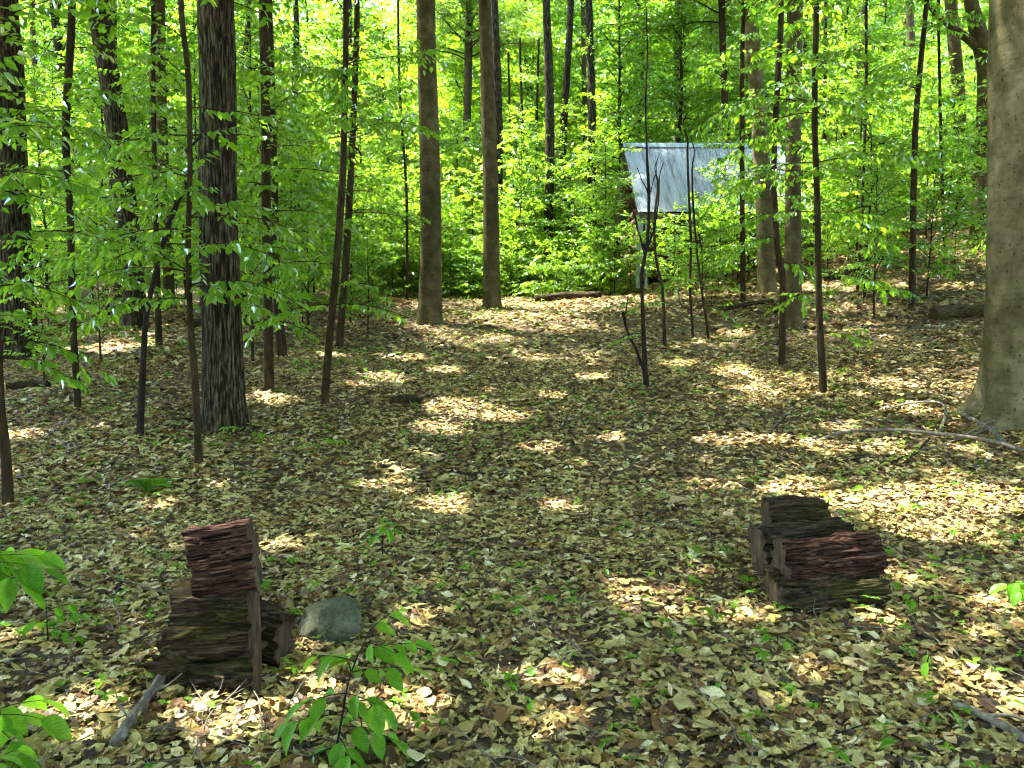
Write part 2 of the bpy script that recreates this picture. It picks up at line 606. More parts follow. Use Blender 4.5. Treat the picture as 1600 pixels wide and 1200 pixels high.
CAN_T = (np.array([[0, 0, 0], [-.27, .45, .05], [0, 1.0, -.1], [.27, .45, .05]]), np.array([[0, 2, 1], [0, 3, 2]]))

class Leaves:
    def __init__(self):
        self.P, self.A, self.N, self.S = [], [], [], []
    def put(self, p, a, n, s):
        self.many(np.asarray(p)[None], np.asarray(a)[None], np.asarray(n)[None], np.array([s]))
    def many(self, p, a, n, s):
        self.P.append(p); self.A.append(a); self.N.append(n); self.S.append(s)
    def arrays(self):
        return tuple(np.concatenate(q) for q in (self.P, self.A, self.N, self.S))
    def count(self):
        return sum(len(q) for q in self.S)
    def mesh(self, name, mat, tmpl=None):
        tv, tt = tmpl or (LEAF_V, LEAF_T)
        v, f = place(tv, tt, *self.arrays())
        return mesh_from(name, v, f, mat, smooth=False)

def prisms(p, q, r):
    """many thin three sided twigs at once, from p to q"""
    d = unit(q - p)
    x = unit(np.cross(d, UP + np.array([.01, .02, 0])))
    y = np.cross(d, x)
    R = np.asarray(r)[:, None]
    V = []
    for e, k in ((p, 1.0), (q, .45)):
        for a in (0, 2.1, 4.2):
            V.append(e + (x * math.cos(a) + y * math.sin(a)) * R * k)
    V = np.stack(V, 1)
    F = np.array([[0, 1, 4, 3], [1, 2, 5, 4], [2, 0, 3, 5]])
    n = len(p)
    return V.reshape(-1, 3), (F[None] + (np.arange(n) * 6)[:, None, None]).reshape(-1, 4)

def rotz(v, a):
    c, s = math.cos(a), math.sin(a)
    return np.array([v[0] * c - v[1] * s, v[0] * s + v[1] * c, v[2]])

def vrotz(v, a):
    c, s_ = np.cos(a), np.sin(a)
    return np.stack([v[:, 0] * c - v[:, 1] * s_, v[:, 0] * s_ + v[:, 1] * c, v[:, 2]], -1)

def spray(rng, wood, lv, start, az, elev, L, leaf, gap=.17, droop=.55, rad=.012, tilt=.5, fullness=1.0, clear=.12, hang=.5, twigs=True, dens=.42, twl=.42):
    """one branch with alternate twigs lying in a flat spray, leaves alternate on the twigs"""
    n = 8
    e = elev - np.concatenate([[0], np.cumsum(droop / (n - 1) * rng.uniform(.4, 1.6, n - 2))])
    a = az + np.concatenate([[0], np.cumsum(rng.uniform(-.15, .15, n - 2))])
    d = np.stack([np.cos(a) * np.cos(e), np.sin(a) * np.cos(e), np.sin(e)], -1)
    pts = np.array(start, float) + np.vstack([np.zeros(3), np.cumsum(d, 0) * L / (n - 1)])
    wood.add(*tube(pts, np.linspace(rad, rad * .22, n), 4, cap=False)[:2])
    m = max(3, int(L * (1 - clear) / gap)) + 1
    t = np.linspace(clear, 1, m)
    u = np.clip(t * (n - 1) + rng.uniform(-.2, .2, m), 0, n - 1.001)
    i = u.astype(int)
    p = pts[i] + (pts[i + 1] - pts[i]) * (u - i)[:, None]
    td = d[np.minimum(i, n - 2)]
    side = np.where(np.arange(m) % 2 == 0, 1, -1) * (1 if rng.random() < .5 else -1)
    ang = side * rng.uniform(.65, 1.15, m)
    ang[-1] = 0
    tl = (L * twl * (1 - t) + leaf * 2.0) * rng.uniform(.55, 1.2, m)
    td = vrotz(td, ang)
    td[:, 2] += rng.uniform(-.28, .14, m)
    keep = rng.random(m) < fullness
    p, td, tl, side = p[keep], td[keep], tl[keep], side[keep]
    if not len(p):
        return
    if twigs:
        wood.add(*prisms(p, p + td * tl[:, None], np.full(len(p), rad * .33)))
    nl = np.maximum(2, (tl / (leaf * dens)).astype(int)) + 1
    k = np.repeat(np.arange(len(p)), nl)
    j = np.concatenate([np.arange(q) for q in nl])
    f = (j + .6) / (nl[k] - .4)
    M = len(k)
    s2 = np.where(j % 2 == 0, 1, -1) * side[k] * rng.uniform(.55, 1.2, M)
    s2[j == nl[k] - 1] = 0
    ad = vrotz(td[k], s2)
    ad[:, 2] += -hang + rng.uniform(-.4, .35, M)
    lv.many(p[k] + td[k] * (tl[k] * f)[:, None], ad, UP + rng.normal(0, tilt, (M, 3)), leaf * rng.uniform(.6, 1.2, M))

def sapling_kind(seed, H, r0, nb, Lmax, leaf, h0=.25, shape=1.0, gap=.17, rad=.012, bark=None, lean=.3, segs=6, green=None, twigs=True, dens=.38):
    rng = np.random.default_rng(seed)
    wood, lv = MB(), Leaves()
    ctrl = [np.array([0, 0, -.15])]
    x = np.zeros(2)
    for k in range(1, 7):
        x = x + rng.normal(0, lean * H * .02, 2)
        ctrl.append(np.array([x[0], x[1], H * k / 6]))
    path = resample(ctrl, 24)
    wood.add(*tube(path, np.linspace(r0, r0 * .15, 24) * (1 + .5 * np.exp(-np.linspace(0, H, 24) / .15)), segs))
    az = rng.uniform(0, 6.3)
    for k in range(nb):
        f = h0 + (1 - h0) * (k + rng.uniform(0, .8)) / nb
        f = min(f, .99)
        p = path[int(f * 23)]
        az += 2.4 + rng.uniform(-.5, .5)
        g = (f - h0) / (1 - h0)
        L = Lmax * (0.45 + .55 * math.sin(math.pi * min(1, (g * .75 + .22))) ** shape) * rng.uniform(.65, 1.15) * (1 - .45 * g)
        spray(rng, wood, lv, p, az, rng.uniform(-.15, .95) + .2 * g, L, leaf, gap=gap, rad=min(rad, r0 * .55), droop=rng.uniform(.3, 1.1), twigs=twigs, dens=dens, tilt=.65, hang=.45, twl=.5)
    return wood.mesh('sapling_wood', bark or SAP), lv.mesh('sapling_leaves', green or GREEN), lv.count()

def canopy_kind(seed, R, Hc, nb, leaf):
    """crown of a tall tree: limbs rising from the trunk top, each with many leafy sprays; origin at the crown's base on the trunk"""
    rng = np.random.default_rng(seed)
    wood, lv = MB(), Leaves()
    az = rng.uniform(0, 6.3)
    for k in range(nb):
        f = k / nb
        az += 2.4 + rng.uniform(-.4, .4)
        z0 = Hc * .62 * f
        L = R * (1.05 - .45 * f) * rng.uniform(.8, 1.1)
        e = .35 + .6 * f
        pts = [np.array([0, 0, z0])]
        a = az
        for i in range(7):
            d = np.array([math.cos(a) * math.cos(e), math.sin(a) * math.cos(e), math.sin(e)])
            pts.append(pts[-1] + d * L / 6)
            e -= rng.uniform(-.05, .18)
            a += rng.uniform(-.22, .22)
        pts = np.array(pts)
        wood.add(*tube(pts, np.linspace(.055, .008, 8), 5, cap=False)[:2])
        for j in range(2, 8):
            for s in range(4):
                spray(rng, wood, lv, pts[j] + rng.normal(0, .1, 3), a + rng.uniform(-1.5, 1.5), rng.uniform(-.15, .7), rng.uniform(.8, 1.7), leaf,
                      gap=.15, rad=.0045, droop=.5, twigs=False, twl=.55)
    return wood.mesh('crown_limbs', SAP), lv.mesh('crown_leaves', CANOPY, CAN_T), lv.count(), lv.arrays()

# ---------------------------------------------------------------- ground
def build_ground():
    xs = np.concatenate([np.linspace(-140, -26, 39)[:-1], np.linspace(-26, 26, 261), np.linspace(26, 140, 39)[1:]])
    ys = np.concatenate([np.linspace(-60, -6, 28)[:-1], np.linspace(-6, 32, 231), np.linspace(32, 200, 70)[1:]])
    X, Y = np.meshgrid(xs, ys)
    Z = terrain(X, Y)
    v = np.stack([X, Y, Z], -1).reshape(-1, 3)
    ny, nx = X.shape
    i = (np.arange(ny - 1)[:, None] * nx + np.arange(nx - 1)[None, :])
    q = np.stack([i, i + 1, i + 1 + nx, i + nx], -1).reshape(-1, 4)
    o = obj('ground', mesh_from('ground', v, q, SOIL), kind='structure')
    return o
GROUND = build_ground()

# ---------------------------------------------------------------- named trees, placed where their feet meet the ground
rngT = np.random.default_rng(11)
FEET = []

def trunk_mesh(path, rad, bark, segs=20, rough=.0, flare=.5, flare_h=.35, lobes=5, seed=0, step=.12, cap=True, knot=None):
    path = np.asarray(path, float)
    L = np.linalg.norm(np.diff(path, axis=0), axis=1).sum()
    n = int(min(160, max(16, L / step)))
    P = resample(path, n)
    d = np.concatenate([[0], np.cumsum(np.linalg.norm(np.diff(P, axis=0), axis=1))])
    dc = np.concatenate([[0], np.cumsum(np.linalg.norm(np.diff(path, axis=0), axis=1))])
    R = np.interp(d, dc / dc[-1] * d[-1], rad)
    th = np.arange(segs) / segs * 2 * math.pi
    T, D = np.meshgrid(th, d)
    fl = np.exp(-np.clip(D - .1, 0, None) / flare_h)
    lob = .55 + .45 * np.cos(lobes * T + 1.3 * seed + .6 * np.sin(T * 2))
    disp = 1 + flare * fl * lob
    disp = disp + .05 * fbm(np.cos(T) * 1.2 + seed, np.sin(T) * 1.2, D * .8, seed, 2)
    if rough:
        r = vnoise(np.cos(T) * 5.2 + .4 * vnoise(T, D * 3, 0, seed + 5), np.sin(T) * 5.2, D * 1.6, seed)
        r2 = vnoise(np.cos(T) * 11, np.sin(T) * 11, D * 3.5, seed + 3)
        disp = disp + rough * (1 - np.abs(r) * 2) + rough * .5 * r2
    v, q, t = tube(P, R, segs, disp, cap)
    mb = MB()
    mb.add(v, q, t)
    return mb, P, R

CANOPY_KINDS = []
for s, (R_, H_, nb_, lf_) in enumerate([(4.6, 5.5, 20, .168), (5.2, 6.0, 22, .168), (4.0, 5.0, 17, .16)]):
    CANOPY_KINDS.append(canopy_kind(100 + s, R_, H_, nb_, lf_))

def put_crown(root, top, kind, rz, sc):
    w, l, _, (P, A, Nn, S) = CANOPY_KINDS[kind]
    obj('limbs', w, root, top, (0, 0, rz), (sc, sc, sc))
    c = np.array(root.location) + np.array(top)
    if np.hypot(c[0], c[1] - 11) < 24:                     # over the clearing: its own leaves, with the sun gaps cut out
        cz, sz = math.cos(rz), math.sin(rz)
        M = np.array([[cz, sz, 0], [-sz, cz, 0], [0, 0, 1]])
        k = lit_keep(P @ M * sc + c)
        l = mesh_from('crown_leaves', *place(*CAN_T, P[k], A[k], Nn[k], S[k]), CANOPY, smooth=False)
    obj('crown', l, root, top, (0, 0, rz), (sc, sc, sc), kind='stuff')

def named_tree(name, base_px, pts_px, w_px, label, cat='tree', bark=None, height=14, crown=0, crown_scale=1.0, group=None, segs=20, rough=0, flare=.5,
               flare_h=.35, seed=1, depth=None, part='trunk', extend=True, lobes=5):
    """pts_px: centre line from the base upwards in photograph pixels; w_px: widths there"""
    b = ground_at(*base_px) if depth is None else at_depth(base_px[0], base_px[1], depth)
    if depth is not None:
        b[2] = float(terrain(b[0], b[1]))
    yd = b[1]
    pts = [np.array([b[0], yd, b[2] - .15])] + [at_depth(x, y, yd) for x, y in pts_px]
    wk = .45 if rough else (.47 if max(w_px) > 16 else .42)
    rr = [w_px[0] / F_PX * yd * wk] + [w / F_PX * yd * wk for w in w_px]
    rr = rr[:len(pts)]
    if extend:
        d = unit(pts[-1] - pts[-2])
        d = unit(d * [.6, .6, 1])
        need = b[2] + height - pts[-1][2]
        if need > 0:
            m = 3
            p0, r0 = pts[-1], rr[-1]
            for k in range(1, m + 1):
                pts.append(p0 + d * need * k / m + np.array([rngT.normal(0, .06), rngT.normal(0, .06), 0]))
                rr.append(r0 * (1 - .75 * k / m))
    path = np.array(pts) - b
    # jitter a little in depth so that stems are not planar
    path[2:, 1] += rngT.normal(0, .04, len(path) - 2) * np.linspace(0, 2, len(path) - 2)
    mb, P, R = trunk_mesh(path, rr, bark or SAP, segs, rough, flare, flare_h, lobes, seed)
    root = empty(name, b, label, cat, group)
    tr = obj(part, mb.mesh(part, bark or SAP), root)
    if crown is not None:
        zc = P[-1, 2] * (.62 if b[1] < 15 else .72)
        crown_scale *= 1 if b[1] < 15 else .68
        i = int(np.argmin(np.abs(P[:, 2] - zc)))
        put_crown(root, P[i], crown, rngT.uniform(0, 6.3), crown_scale)
    FEET.append((b[0], b[1], rr[0]))
    return root, b, P, R

def leafy(root, P, R, branches, leaf=.085, seed=0, bark=None, singles=0, mat=None, gap=.10, hang=.5, fullness=.95):
    """low branches: (height above base, azimuth deg (0 = photo right, 90 = away), length, elevation deg)"""
    rng = np.random.default_rng(seed)
    wood, lv = MB(), Leaves()
    for h, az, L, el in branches:
        i = int(np.argmin(np.abs(P[:, 2] - h)))
        spray(rng, wood, lv, P[i], math.radians(az), math.radians(el), L, leaf, gap=gap, rad=max(.004, min(.008, R[i] * .4)), droop=rng.uniform(.35, .95), hang=hang, fullness=fullness, twl=.52, tilt=.6)
    obj('branches', wood.mesh('branches', bark or SAP), root, kind='stuff')
    Pa, A, Nn, S = lv.arrays()
    kp = lit_keep(Pa + np.array(root.location))
    Pa, A, Nn, S = Pa[kp], A[kp], Nn[kp], S[kp]
    if singles:
        order = np.argsort(Pa[:, 1] - 2 * S)           # nearest and largest first
        pick, rest = order[:singles], order[singles:]
    else:
        pick, rest = np.array([], int), np.arange(len(Pa))
    if len(rest):
        v, f = place(LEAF_V, LEAF_T, Pa[rest], A[rest], Nn[rest], S[rest])
        obj('crown', mesh_from('leafy_sprays', v, f, mat or GREEN, smooth=False), root, kind='stuff')
    for k in pick:
        single_leaf(root, Pa[k], A[k], Nn[k], S[k], mat or GREEN)

LEAF_MESHES = {}
def fine_leaf(mat, variant):
    key = (mat.name, variant)
    if key not in LEAF_MESHES:
        rng = np.random.default_rng(700 + variant)
        rows = 6
        bend, fold = rng.uniform(.1, .35), rng.uniform(.03, .14)
        tw = rng.uniform(-.25, .25)
        v, f = [], []
        for r in range(rows + 1):
            t = r / rows
            w = .27 * math.sin(math.pi * min(1, t ** .82)) ** .8 if 0 < t < 1 else 0.004
            z = -bend * t * t
            for c in (-1, -.5, 0, .5, 1):
                x = c * w
                wav = .012 * math.sin(t * 26 + c * 2) * abs(c)
                v.append([x + .03 * math.sin(t * 3) , t, z + fold * abs(c) * w * 4 + wav + tw * x * t])
        for r in range(rows):
            for c in range(4):
                i = r * 5 + c
                f.append([i, i + 1, i + 6, i + 5])
        LEAF_MESHES[key] = mesh_from('leaf', np.array(v), np.array(f), mat)
    return LEAF_MESHES[key]

def basis(a, n):
    a = unit(a)
    x = unit(np.cross(a, n))
    z = np.cross(x, a)
    return Matrix(((x[0], a[0], z[0]), (x[1], a[1], z[1]), (x[2], a[2], z[2])))

_vc = [0]
def single_leaf(root, p, a, n, s, mat):
    _vc[0] += 1
    o = obj('leaf', fine_leaf(mat, _vc[0] % 5), root, Vector(p))
    o.rotation_euler = basis(a, n).to_euler()
    o.scale = (s, s, s)
    return o

# the big trunks -------------------------------------------------
named_tree('oak_tree', (28, 556), [(28, 540), (22, 400), (17, 250), (12, 100), (10, 0)], [60, 54, 48, 44, 42, 40],
           'thick dark furrowed trunk at the far left edge of the photo', bark=ROUGH, height=15, crown=1, segs=40, rough=.06, flare=.35, seed=3)
named_tree('oak_tree', (350, 672), [(350, 650), (346, 500), (341, 300), (340, 150), (338, 0)], [66, 63, 60, 57, 56, 56],
           'large dark furrowed trunk left of centre, the nearest of the rough barked trees', bark=ROUGH, height=15, crown=0, crown_scale=1.15, segs=72, rough=.055, flare=.32, flare_h=.28, seed=7)
named_tree('oak_tree', (213, 513), [(212, 490), (205, 400), (192, 280), (175, 150), (148, 0)], [36, 34, 34, 32, 31, 30],
           'dark leaning trunk behind the thin saplings at left, tilting left towards its top', bark=ROUGH, height=14, crown=2, segs=32, rough=.06, flare=.45, seed=5)
named_tree('oak_tree', (188, 478), [(187, 460), (183, 350), (176, 200), (172, 0)], [20, 19, 18, 17, 16],
           'black far trunk just left of the leaning trunk, behind its foot', bark=ROUGH, height=13, crown=0, segs=20, rough=.05, seed=6)
named_tree('maple_tree', (264, 484), [(264, 470), (261, 350), (253, 200), (248, 0)], [17, 16, 17, 19, 20],
           'straight grey brown trunk behind, between the leaning trunk and the largest furrowed trunk', bark=BEECH, height=13, crown=1, segs=20, seed=8)
named_tree('beech_tree', (671, 507), [(671, 495), (673, 400), (671, 250), (668, 120), (665, 0)], [38, 35, 33, 31, 30, 29],
           'smooth grey brown beech trunk in the middle, the thicker of the centre pair', bark=BEECH, height=15, crown=1, segs=32, flare=.35, flare_h=.3, seed=9)
named_tree('beech_tree', (768, 482), [(768, 470), (767, 300), (763, 180), (757, 0)], [28, 25, 23, 20, 19],
           'slimmer smooth beech trunk in the middle, right of the thicker centre trunk', bark=BEECH, height=14, crown=2, segs=28, flare=.3, seed=10)
named_tree('beech_tree', (724, 440), [(724, 430), (726, 300), (731, 150), (733, 0)], [15, 14, 14, 14, 13],
           'pale brown far trunk showing between the two centre beech trunks', bark=BEECH, height=13, crown=0, segs=20, seed=12)
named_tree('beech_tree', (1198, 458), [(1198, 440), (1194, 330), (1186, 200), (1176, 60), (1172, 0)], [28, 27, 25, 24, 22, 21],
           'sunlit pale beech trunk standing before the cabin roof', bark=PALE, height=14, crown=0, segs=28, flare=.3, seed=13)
named_tree('maple_tree', (1238, 514), [(1238, 495), (1239, 350), (1240, 180), (1240, 0)], [30, 25, 24, 24, 24],
           'grey brown upright trunk right of the pale sunlit beech, hiding the roof end', bark=BEECH, height=14, crown=2, segs=28, flare=.35, seed=14)
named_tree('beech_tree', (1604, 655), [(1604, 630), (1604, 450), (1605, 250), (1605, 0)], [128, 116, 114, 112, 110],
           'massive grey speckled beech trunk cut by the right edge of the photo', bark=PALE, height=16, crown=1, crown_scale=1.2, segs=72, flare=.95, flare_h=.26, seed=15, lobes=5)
fork, fb, fP, fR = named_tree('beech_tree', (1533, 388), [(1533, 370), (1536, 250), (1541, 120), (1532, 60), (1520, 0)], [30, 25, 24, 27, 20, 18],
           'forked grey beech on the right hillside beside the massive right trunk', bark=BEECH, height=13, crown=0, segs=24, flare=.6, seed=16)
mbf = MB()
pf = [at_depth(1541, 105, fb[1]) - fb, at_depth(1530, 78, fb[1]) - fb, at_depth(1506, 56, fb[1]) - fb, at_depth(1478, 35, fb[1]) - fb, at_depth(1455, 12, fb[1]) - fb, at_depth(1435, -30, fb[1]) - fb]
mbf.add(*tube(resample(pf, 16), np.linspace(.12, .04, 16), 10))
obj('limb', mbf.mesh('limb', BEECH), fork)
named_tree('beech_tree', (1502, 352), [(1502, 330), (1499, 165), (1492, 80), (1485, 0)], [20, 19, 19, 18, 18],
           'pale far trunk left of the forked beech on the hillside', bark=BEECH, height=14, crown=2, segs=20, seed=17)
named_tree('maple_tree', (1137, 420), [(1137, 400), (1136, 250), (1130, 100), (1128, 0)], [13, 12, 12, 12, 11],
           'narrow brown trunk crossing the cabin roof, left of the pale sunlit beech', bark=SAP, height=12, crown=1, crown_scale=.8, segs=16, seed=18)

# saplings with low leafy branches -----------------------------------------
SPECS = [
 # base, pts, widths, label, bark, height, branches
 ((122, 642), [(121, 620), (114, 500), (110, 350), (106, 200), (107, 0)], [12, 12, 12, 13, 13, 12],
  'straight slim sapling between the left edge trunk and the leaning stem', SAP, 8.5,
  [(2.1, 150, 1.2, 10), (2.5, 20, 1.2, 15), (2.9, 250, 1.1, 5), (3.3, 100, 1.2, 20), (3.6, 330, 1.3, 15), (4.2, 190, 1.3, 20), (1.75, 210, .8, 0)], 40),
 ((219, 684), [(219, 670), (224, 560), (228, 500), (240, 440), (262, 352), (287, 300), (300, 255)], [13, 11, 9, 9, 10, 9, 8, 7],
  'black bent stem leaning right towards the stem beside the largest furrowed trunk', DARKSAP, 3.3, [(2.5, 150, .9, 5), (2.1, 200, .8, 0)], 30),
 ((312, 728), [(310, 710), (305, 600), (299, 500), (294, 380), (299, 260), (296, 120), (288, 0)], [14, 13, 11, 10, 9, 10, 10, 9],
  'slender grey stem standing just in front of the largest furrowed trunk', SAP, 7.5,
  [(2.25, 185, 1.05, 8), (2.3, 10, 1.15, 8), (2.05, 225, .9, 0), (1.62, 190, .9, 4), (1.66, 350, .62, -5), (2.75, 170, 1.0, 15), (3.1, 30, .9, 12), (2.6, 280, .7, 5)], 150),
 ((420, 612), [(420, 600), (418, 450), (416, 300), (414, 150), (411, 0)], [17, 15, 15, 14, 14, 14],
  'straight slim trunk right of the largest furrowed trunk', SAP, 9,
  [(2.4, 340, 1.2, 5), (2.8, 190, 1.0, 10), (3.3, 20, 1.3, 12), (1.9, 300, .9, 5), (3.9, 350, 1.3, 15), (4.3, 170, 1.2, 15), (2.0, 60, 1.0, 5)], 40),
 ((441, 557), [(440, 545), (433, 450), (428, 300), (424, 150), (420, 0)], [17, 14, 13, 12, 12, 11],
  'grey sapling trunk close behind the straight slim trunk left of centre', SAP, 9,
  [(3.0, 20, 1.3, 10), (3.4, 150, 1.3, 10), (4.2, 300, 1.3, 10), (2.4, 60, 1.2, 5), (5.0, 330, 1.3, 15)], 0),
 ((508, 635), [(508, 620), (514, 540), (525, 420), (535, 280), (540, 150), (539, 0)], [15, 14, 13, 13, 11, 10, 10],
  'dark curved sapling leaning slightly right, its foot on open leaf litter left of centre', SAP, 8.5,
  [(1.35, 10, 1.3, 4), (1.3, 185, 1.1, 0), (1.55, 340, 1.0, 5), (2.4, 20, 1.3, 10), (2.9, 170, 1.4, 12), (3.4, 330, 1.3, 10), (3.9, 200, 1.4, 15), (4.2, 30, 1.5, 20), (1.8, 215, 1.1, 5)], 70),
 ((531, 545), [(531, 530), (541, 400), (549, 250), (555, 120), (557, 0)], [14, 13, 12, 11, 10, 10],
  'sapling directly behind the dark curved sapling left of centre', SAP, 9,
  [(2.5, 0, 1.4, 5), (3.2, 60, 1.4, 10), (3.6, 200, 1.4, 12), (4.4, 330, 1.4, 12), (5.0, 120, 1.4, 15)], 0),
 ((249, 543), [(248, 530), (246, 440), (243, 330), (240, 150), (238, 0)], [12, 10, 9, 9, 8, 8],
  'thin sapling standing behind the bent black stem', SAP, 8, [(2.6, 30, 1.3, 10), (3.3, 160, 1.4, 12), (4.0, 300, 1.3, 10), (5.0, 80, 1.3, 12)], 0),
 ((12, 792), [(12, 770), (8, 700), (3, 640), (-6, 540), (-14, 400)], [17, 15, 14, 14, 13, 12],
  'grey stem cut by the left edge low in the photo', SAP, 7,
  [(1.35, 40, .75, 5), (1.7, 350, .8, 8), (2.1, 20, .9, 10), (2.5, 60, .9, 10), (2.9, 340, .9, 10), (1.15, 15, .5, 0)], 110),
 ((1161, 473), [(1161, 460), (1160, 350), (1159, 200), (1160, 80), (1162, 0)], [10, 9, 9, 8, 8, 7],
  'thin straight sapling just left of the pale sunlit beech', SAP, 9, [(3.6, 190, 1.0, 5), (5.2, 150, 1.3, 10), (6.2, 20, 1.3, 10)], 0),
 ((1222, 571), [(1222, 555), (1223, 440), (1214, 380), (1211, 250), (1217, 120), (1222, 20)], [13, 12, 11, 10, 11, 10, 9],
  'crooked dark sapling in front of the gap between the two trunks by the cabin', SAP, 8,
  [(1.95, 190, .8, 0), (1.55, 20, .8, -5), (2.6, 200, 1.2, 0), (2.55, 350, 1.0, 2), (1.1, 10, .6, 0), (3.9, 160, 1.2, 8), (3.9, 20, 1.2, 8)], 70),
 ((1287, 616), [(1286, 600), (1280, 480), (1277, 330), (1272, 180), (1270, 20)], [14, 12, 11, 11, 10, 9],
  'slim dark sapling right of the trunks by the cabin, nearest of the right saplings', SAP, 8,
  [(1.5, 10, .9, 0), (1.25, 195, .55, -5), (2.3, 20, 1.3, 5), (2.35, 190, 1.3, 2), (2.9, 330, 1.2, 8), (2.8, 175, 1.1, 8), (3.6, 20, 1.3, 10), (3.6, 200, 1.3, 5), (.75, 5, .5, 5), (4.0, 270, 1.0, 5)], 110),
 ((1284, 404), [(1284, 380), (1288, 200), (1291, 0)], [8, 7, 7, 6],
  'thread thin sapling rising behind the slim dark sapling at right', SAP, 10, [(4, 20, 1.2, 10), (5.4, 160, 1.2, 10), (6.5, 40, 1.3, 10)], 0),
 ((1340, 455), [(1341, 430), (1348, 300), (1353, 150), (1354, 0)], [6, 5, 5, 5, 5],
  'thin pale sapling on the right hillside left of the curved sapling', SAP, 9, [(2.6, 20, 1.2, 8), (3.6, 180, 1.3, 10), (4.8, 330, 1.3, 10), (6, 100, 1.2, 10)], 0),
 ((1424, 478), [(1425, 460), (1427, 330), (1431, 200), (1439, 100), (1447, 0)], [13, 11, 10, 9, 8, 7],
  'curved sapling on the right hillside with a flat leafy spray near its foot', SAP, 9,
  [(1.15, 10, .8, 15), (1.2, 185, .7, 12), (1.1, 260, .6, 10), (3.4, 20, 1.2, 10), (4.2, 190, 1.3, 10), (5.2, 330, 1.3, 10), (6.0, 60, 1.3, 10)], 0),
 ((1475, 393), [(1475, 380), (1471, 250), (1468, 130), (1467, 0)], [6, 6, 5, 5, 5],
  'thin sapling between the curved sapling and the forked beech', SAP, 9, [(2.6, 200, 1.2, 8), (3.8, 20, 1.3, 10), (5, 180, 1.3, 10), (6.3, 330, 1.2, 10)], 0),
 ((803, 462), [(803, 440), (800, 330), (797, 200), (794, 80)], [5, 5, 4, 4, 4],
  'thin stem just right of the slimmer centre beech, leftmost of three', SAP, 8, [(2.0, 10, 1.2, 10), (2.8, 180, 1.3, 10), (3.8, 60, 1.3, 10), (5, 300, 1.3, 10)], 0),
 ((820, 462), [(820, 440), (819, 330), (816, 200), (812, 60)], [6, 5, 5, 4, 4],
  'thin stem right of the slimmer centre beech, middle of three', SAP, 9, [(2.4, 30, 1.3, 10), (3.4, 150, 1.3, 10), (4.6, 330, 1.3, 10), (6, 100, 1.3, 10)], 0),
 ((832, 460), [(833, 440), (838, 330), (838, 200), (842, 60)], [6, 5, 5, 4, 4],
  'thin stem right of the slimmer centre beech, rightmost of three', SAP, 9, [(2.2, 350, 1.3, 10), (3.2, 200, 1.2, 10), (4.4, 20, 1.3, 10), (5.6, 240, 1.3, 10)], 0),
 ((636, 470), [(636, 450), (635, 300), (625, 150), (622, 0)], [5, 5, 5, 4, 4],
  'thin stem left of the thicker centre beech', SAP, 9, [(1.5, 190, 1.2, 8), (2.6, 20, 1.3, 10), (3.4, 150, 1.3, 10), (4.6, 300, 1.3, 10), (6, 40, 1.3, 10)], 0),
 ((1039, 540), [(1038, 520), (1035, 450), (1028, 420), (1022, 380), (1024, 330), (1030, 290)], [7, 6, 5, 5, 5, 4, 3],
  'slight stem standing right behind the forked black shrub', SAP, 3.4, [(1.2, 20, .8, 10), (.8, 200, .6, 8), (1.8, 30, .8, 10)], 0),
 ((1082, 530), [(1082, 515), (1078, 450), (1079, 380), (1076, 300), (1075, 240)], [5, 5, 5, 4, 4, 3],
  'twiggy young stem below the cabin eave, left of its twin', SAP, 4.2, [(1.0, 200, .7, 10), (1.6, 20, .8, 10), (2.1, 170, .7, 10)], 0),
 ((1107, 532), [(1106, 520), (1096, 450), (1090, 400), (1084, 320), (1082, 260)], [5, 5, 4, 4, 3, 3],
  'twiggy young stem below the cabin eave, right of its twin', SAP, 4.0, [(1.0, 20, .8, 10), (1.7, 190, .8, 10), (.6, 340, .6, 10)], 0),
]
for i, (bpx, pp, ww, lab, bark, H, br, singles) in enumerate(SPECS):
    small = H < 5
    r, b, P, R = named_tree('sapling', bpx, pp, ww, lab, bark=bark, height=H, crown=None, segs=12, flare=.25, flare_h=.1, seed=30 + i)
    rg = np.random.default_rng(900 + i)
    br = list(br)
    if bpx[0] < 560 and not small and bpx[1] > 540:
        for k in range(9):
            br.append((rg.uniform(.2, .5) * H, rg.uniform(0, 360), rg.uniform(.8, 1.4), rg.uniform(-8, 40)))
    elif 1150 < bpx[0] < 1460 and not small:
        for k in range(5):
            br.append((rg.uniform(.28, .52) * H, rg.uniform(0, 360), rg.uniform(.8, 1.4), rg.uniform(0, 18)))
    if not small:                                        # the upper part, over the frame or in the green behind
        for k in range(9):
            br.append((H * (.52 + .46 * k / 9), rg.uniform(0, 360), rg.uniform(.8, 1.6) * (1 - .05 * k), rg.uniform(5, 35)))
    leafy(r, P, R, br, leaf=.105 if not small else .085, seed=300 + i, bark=bark, singles=singles)

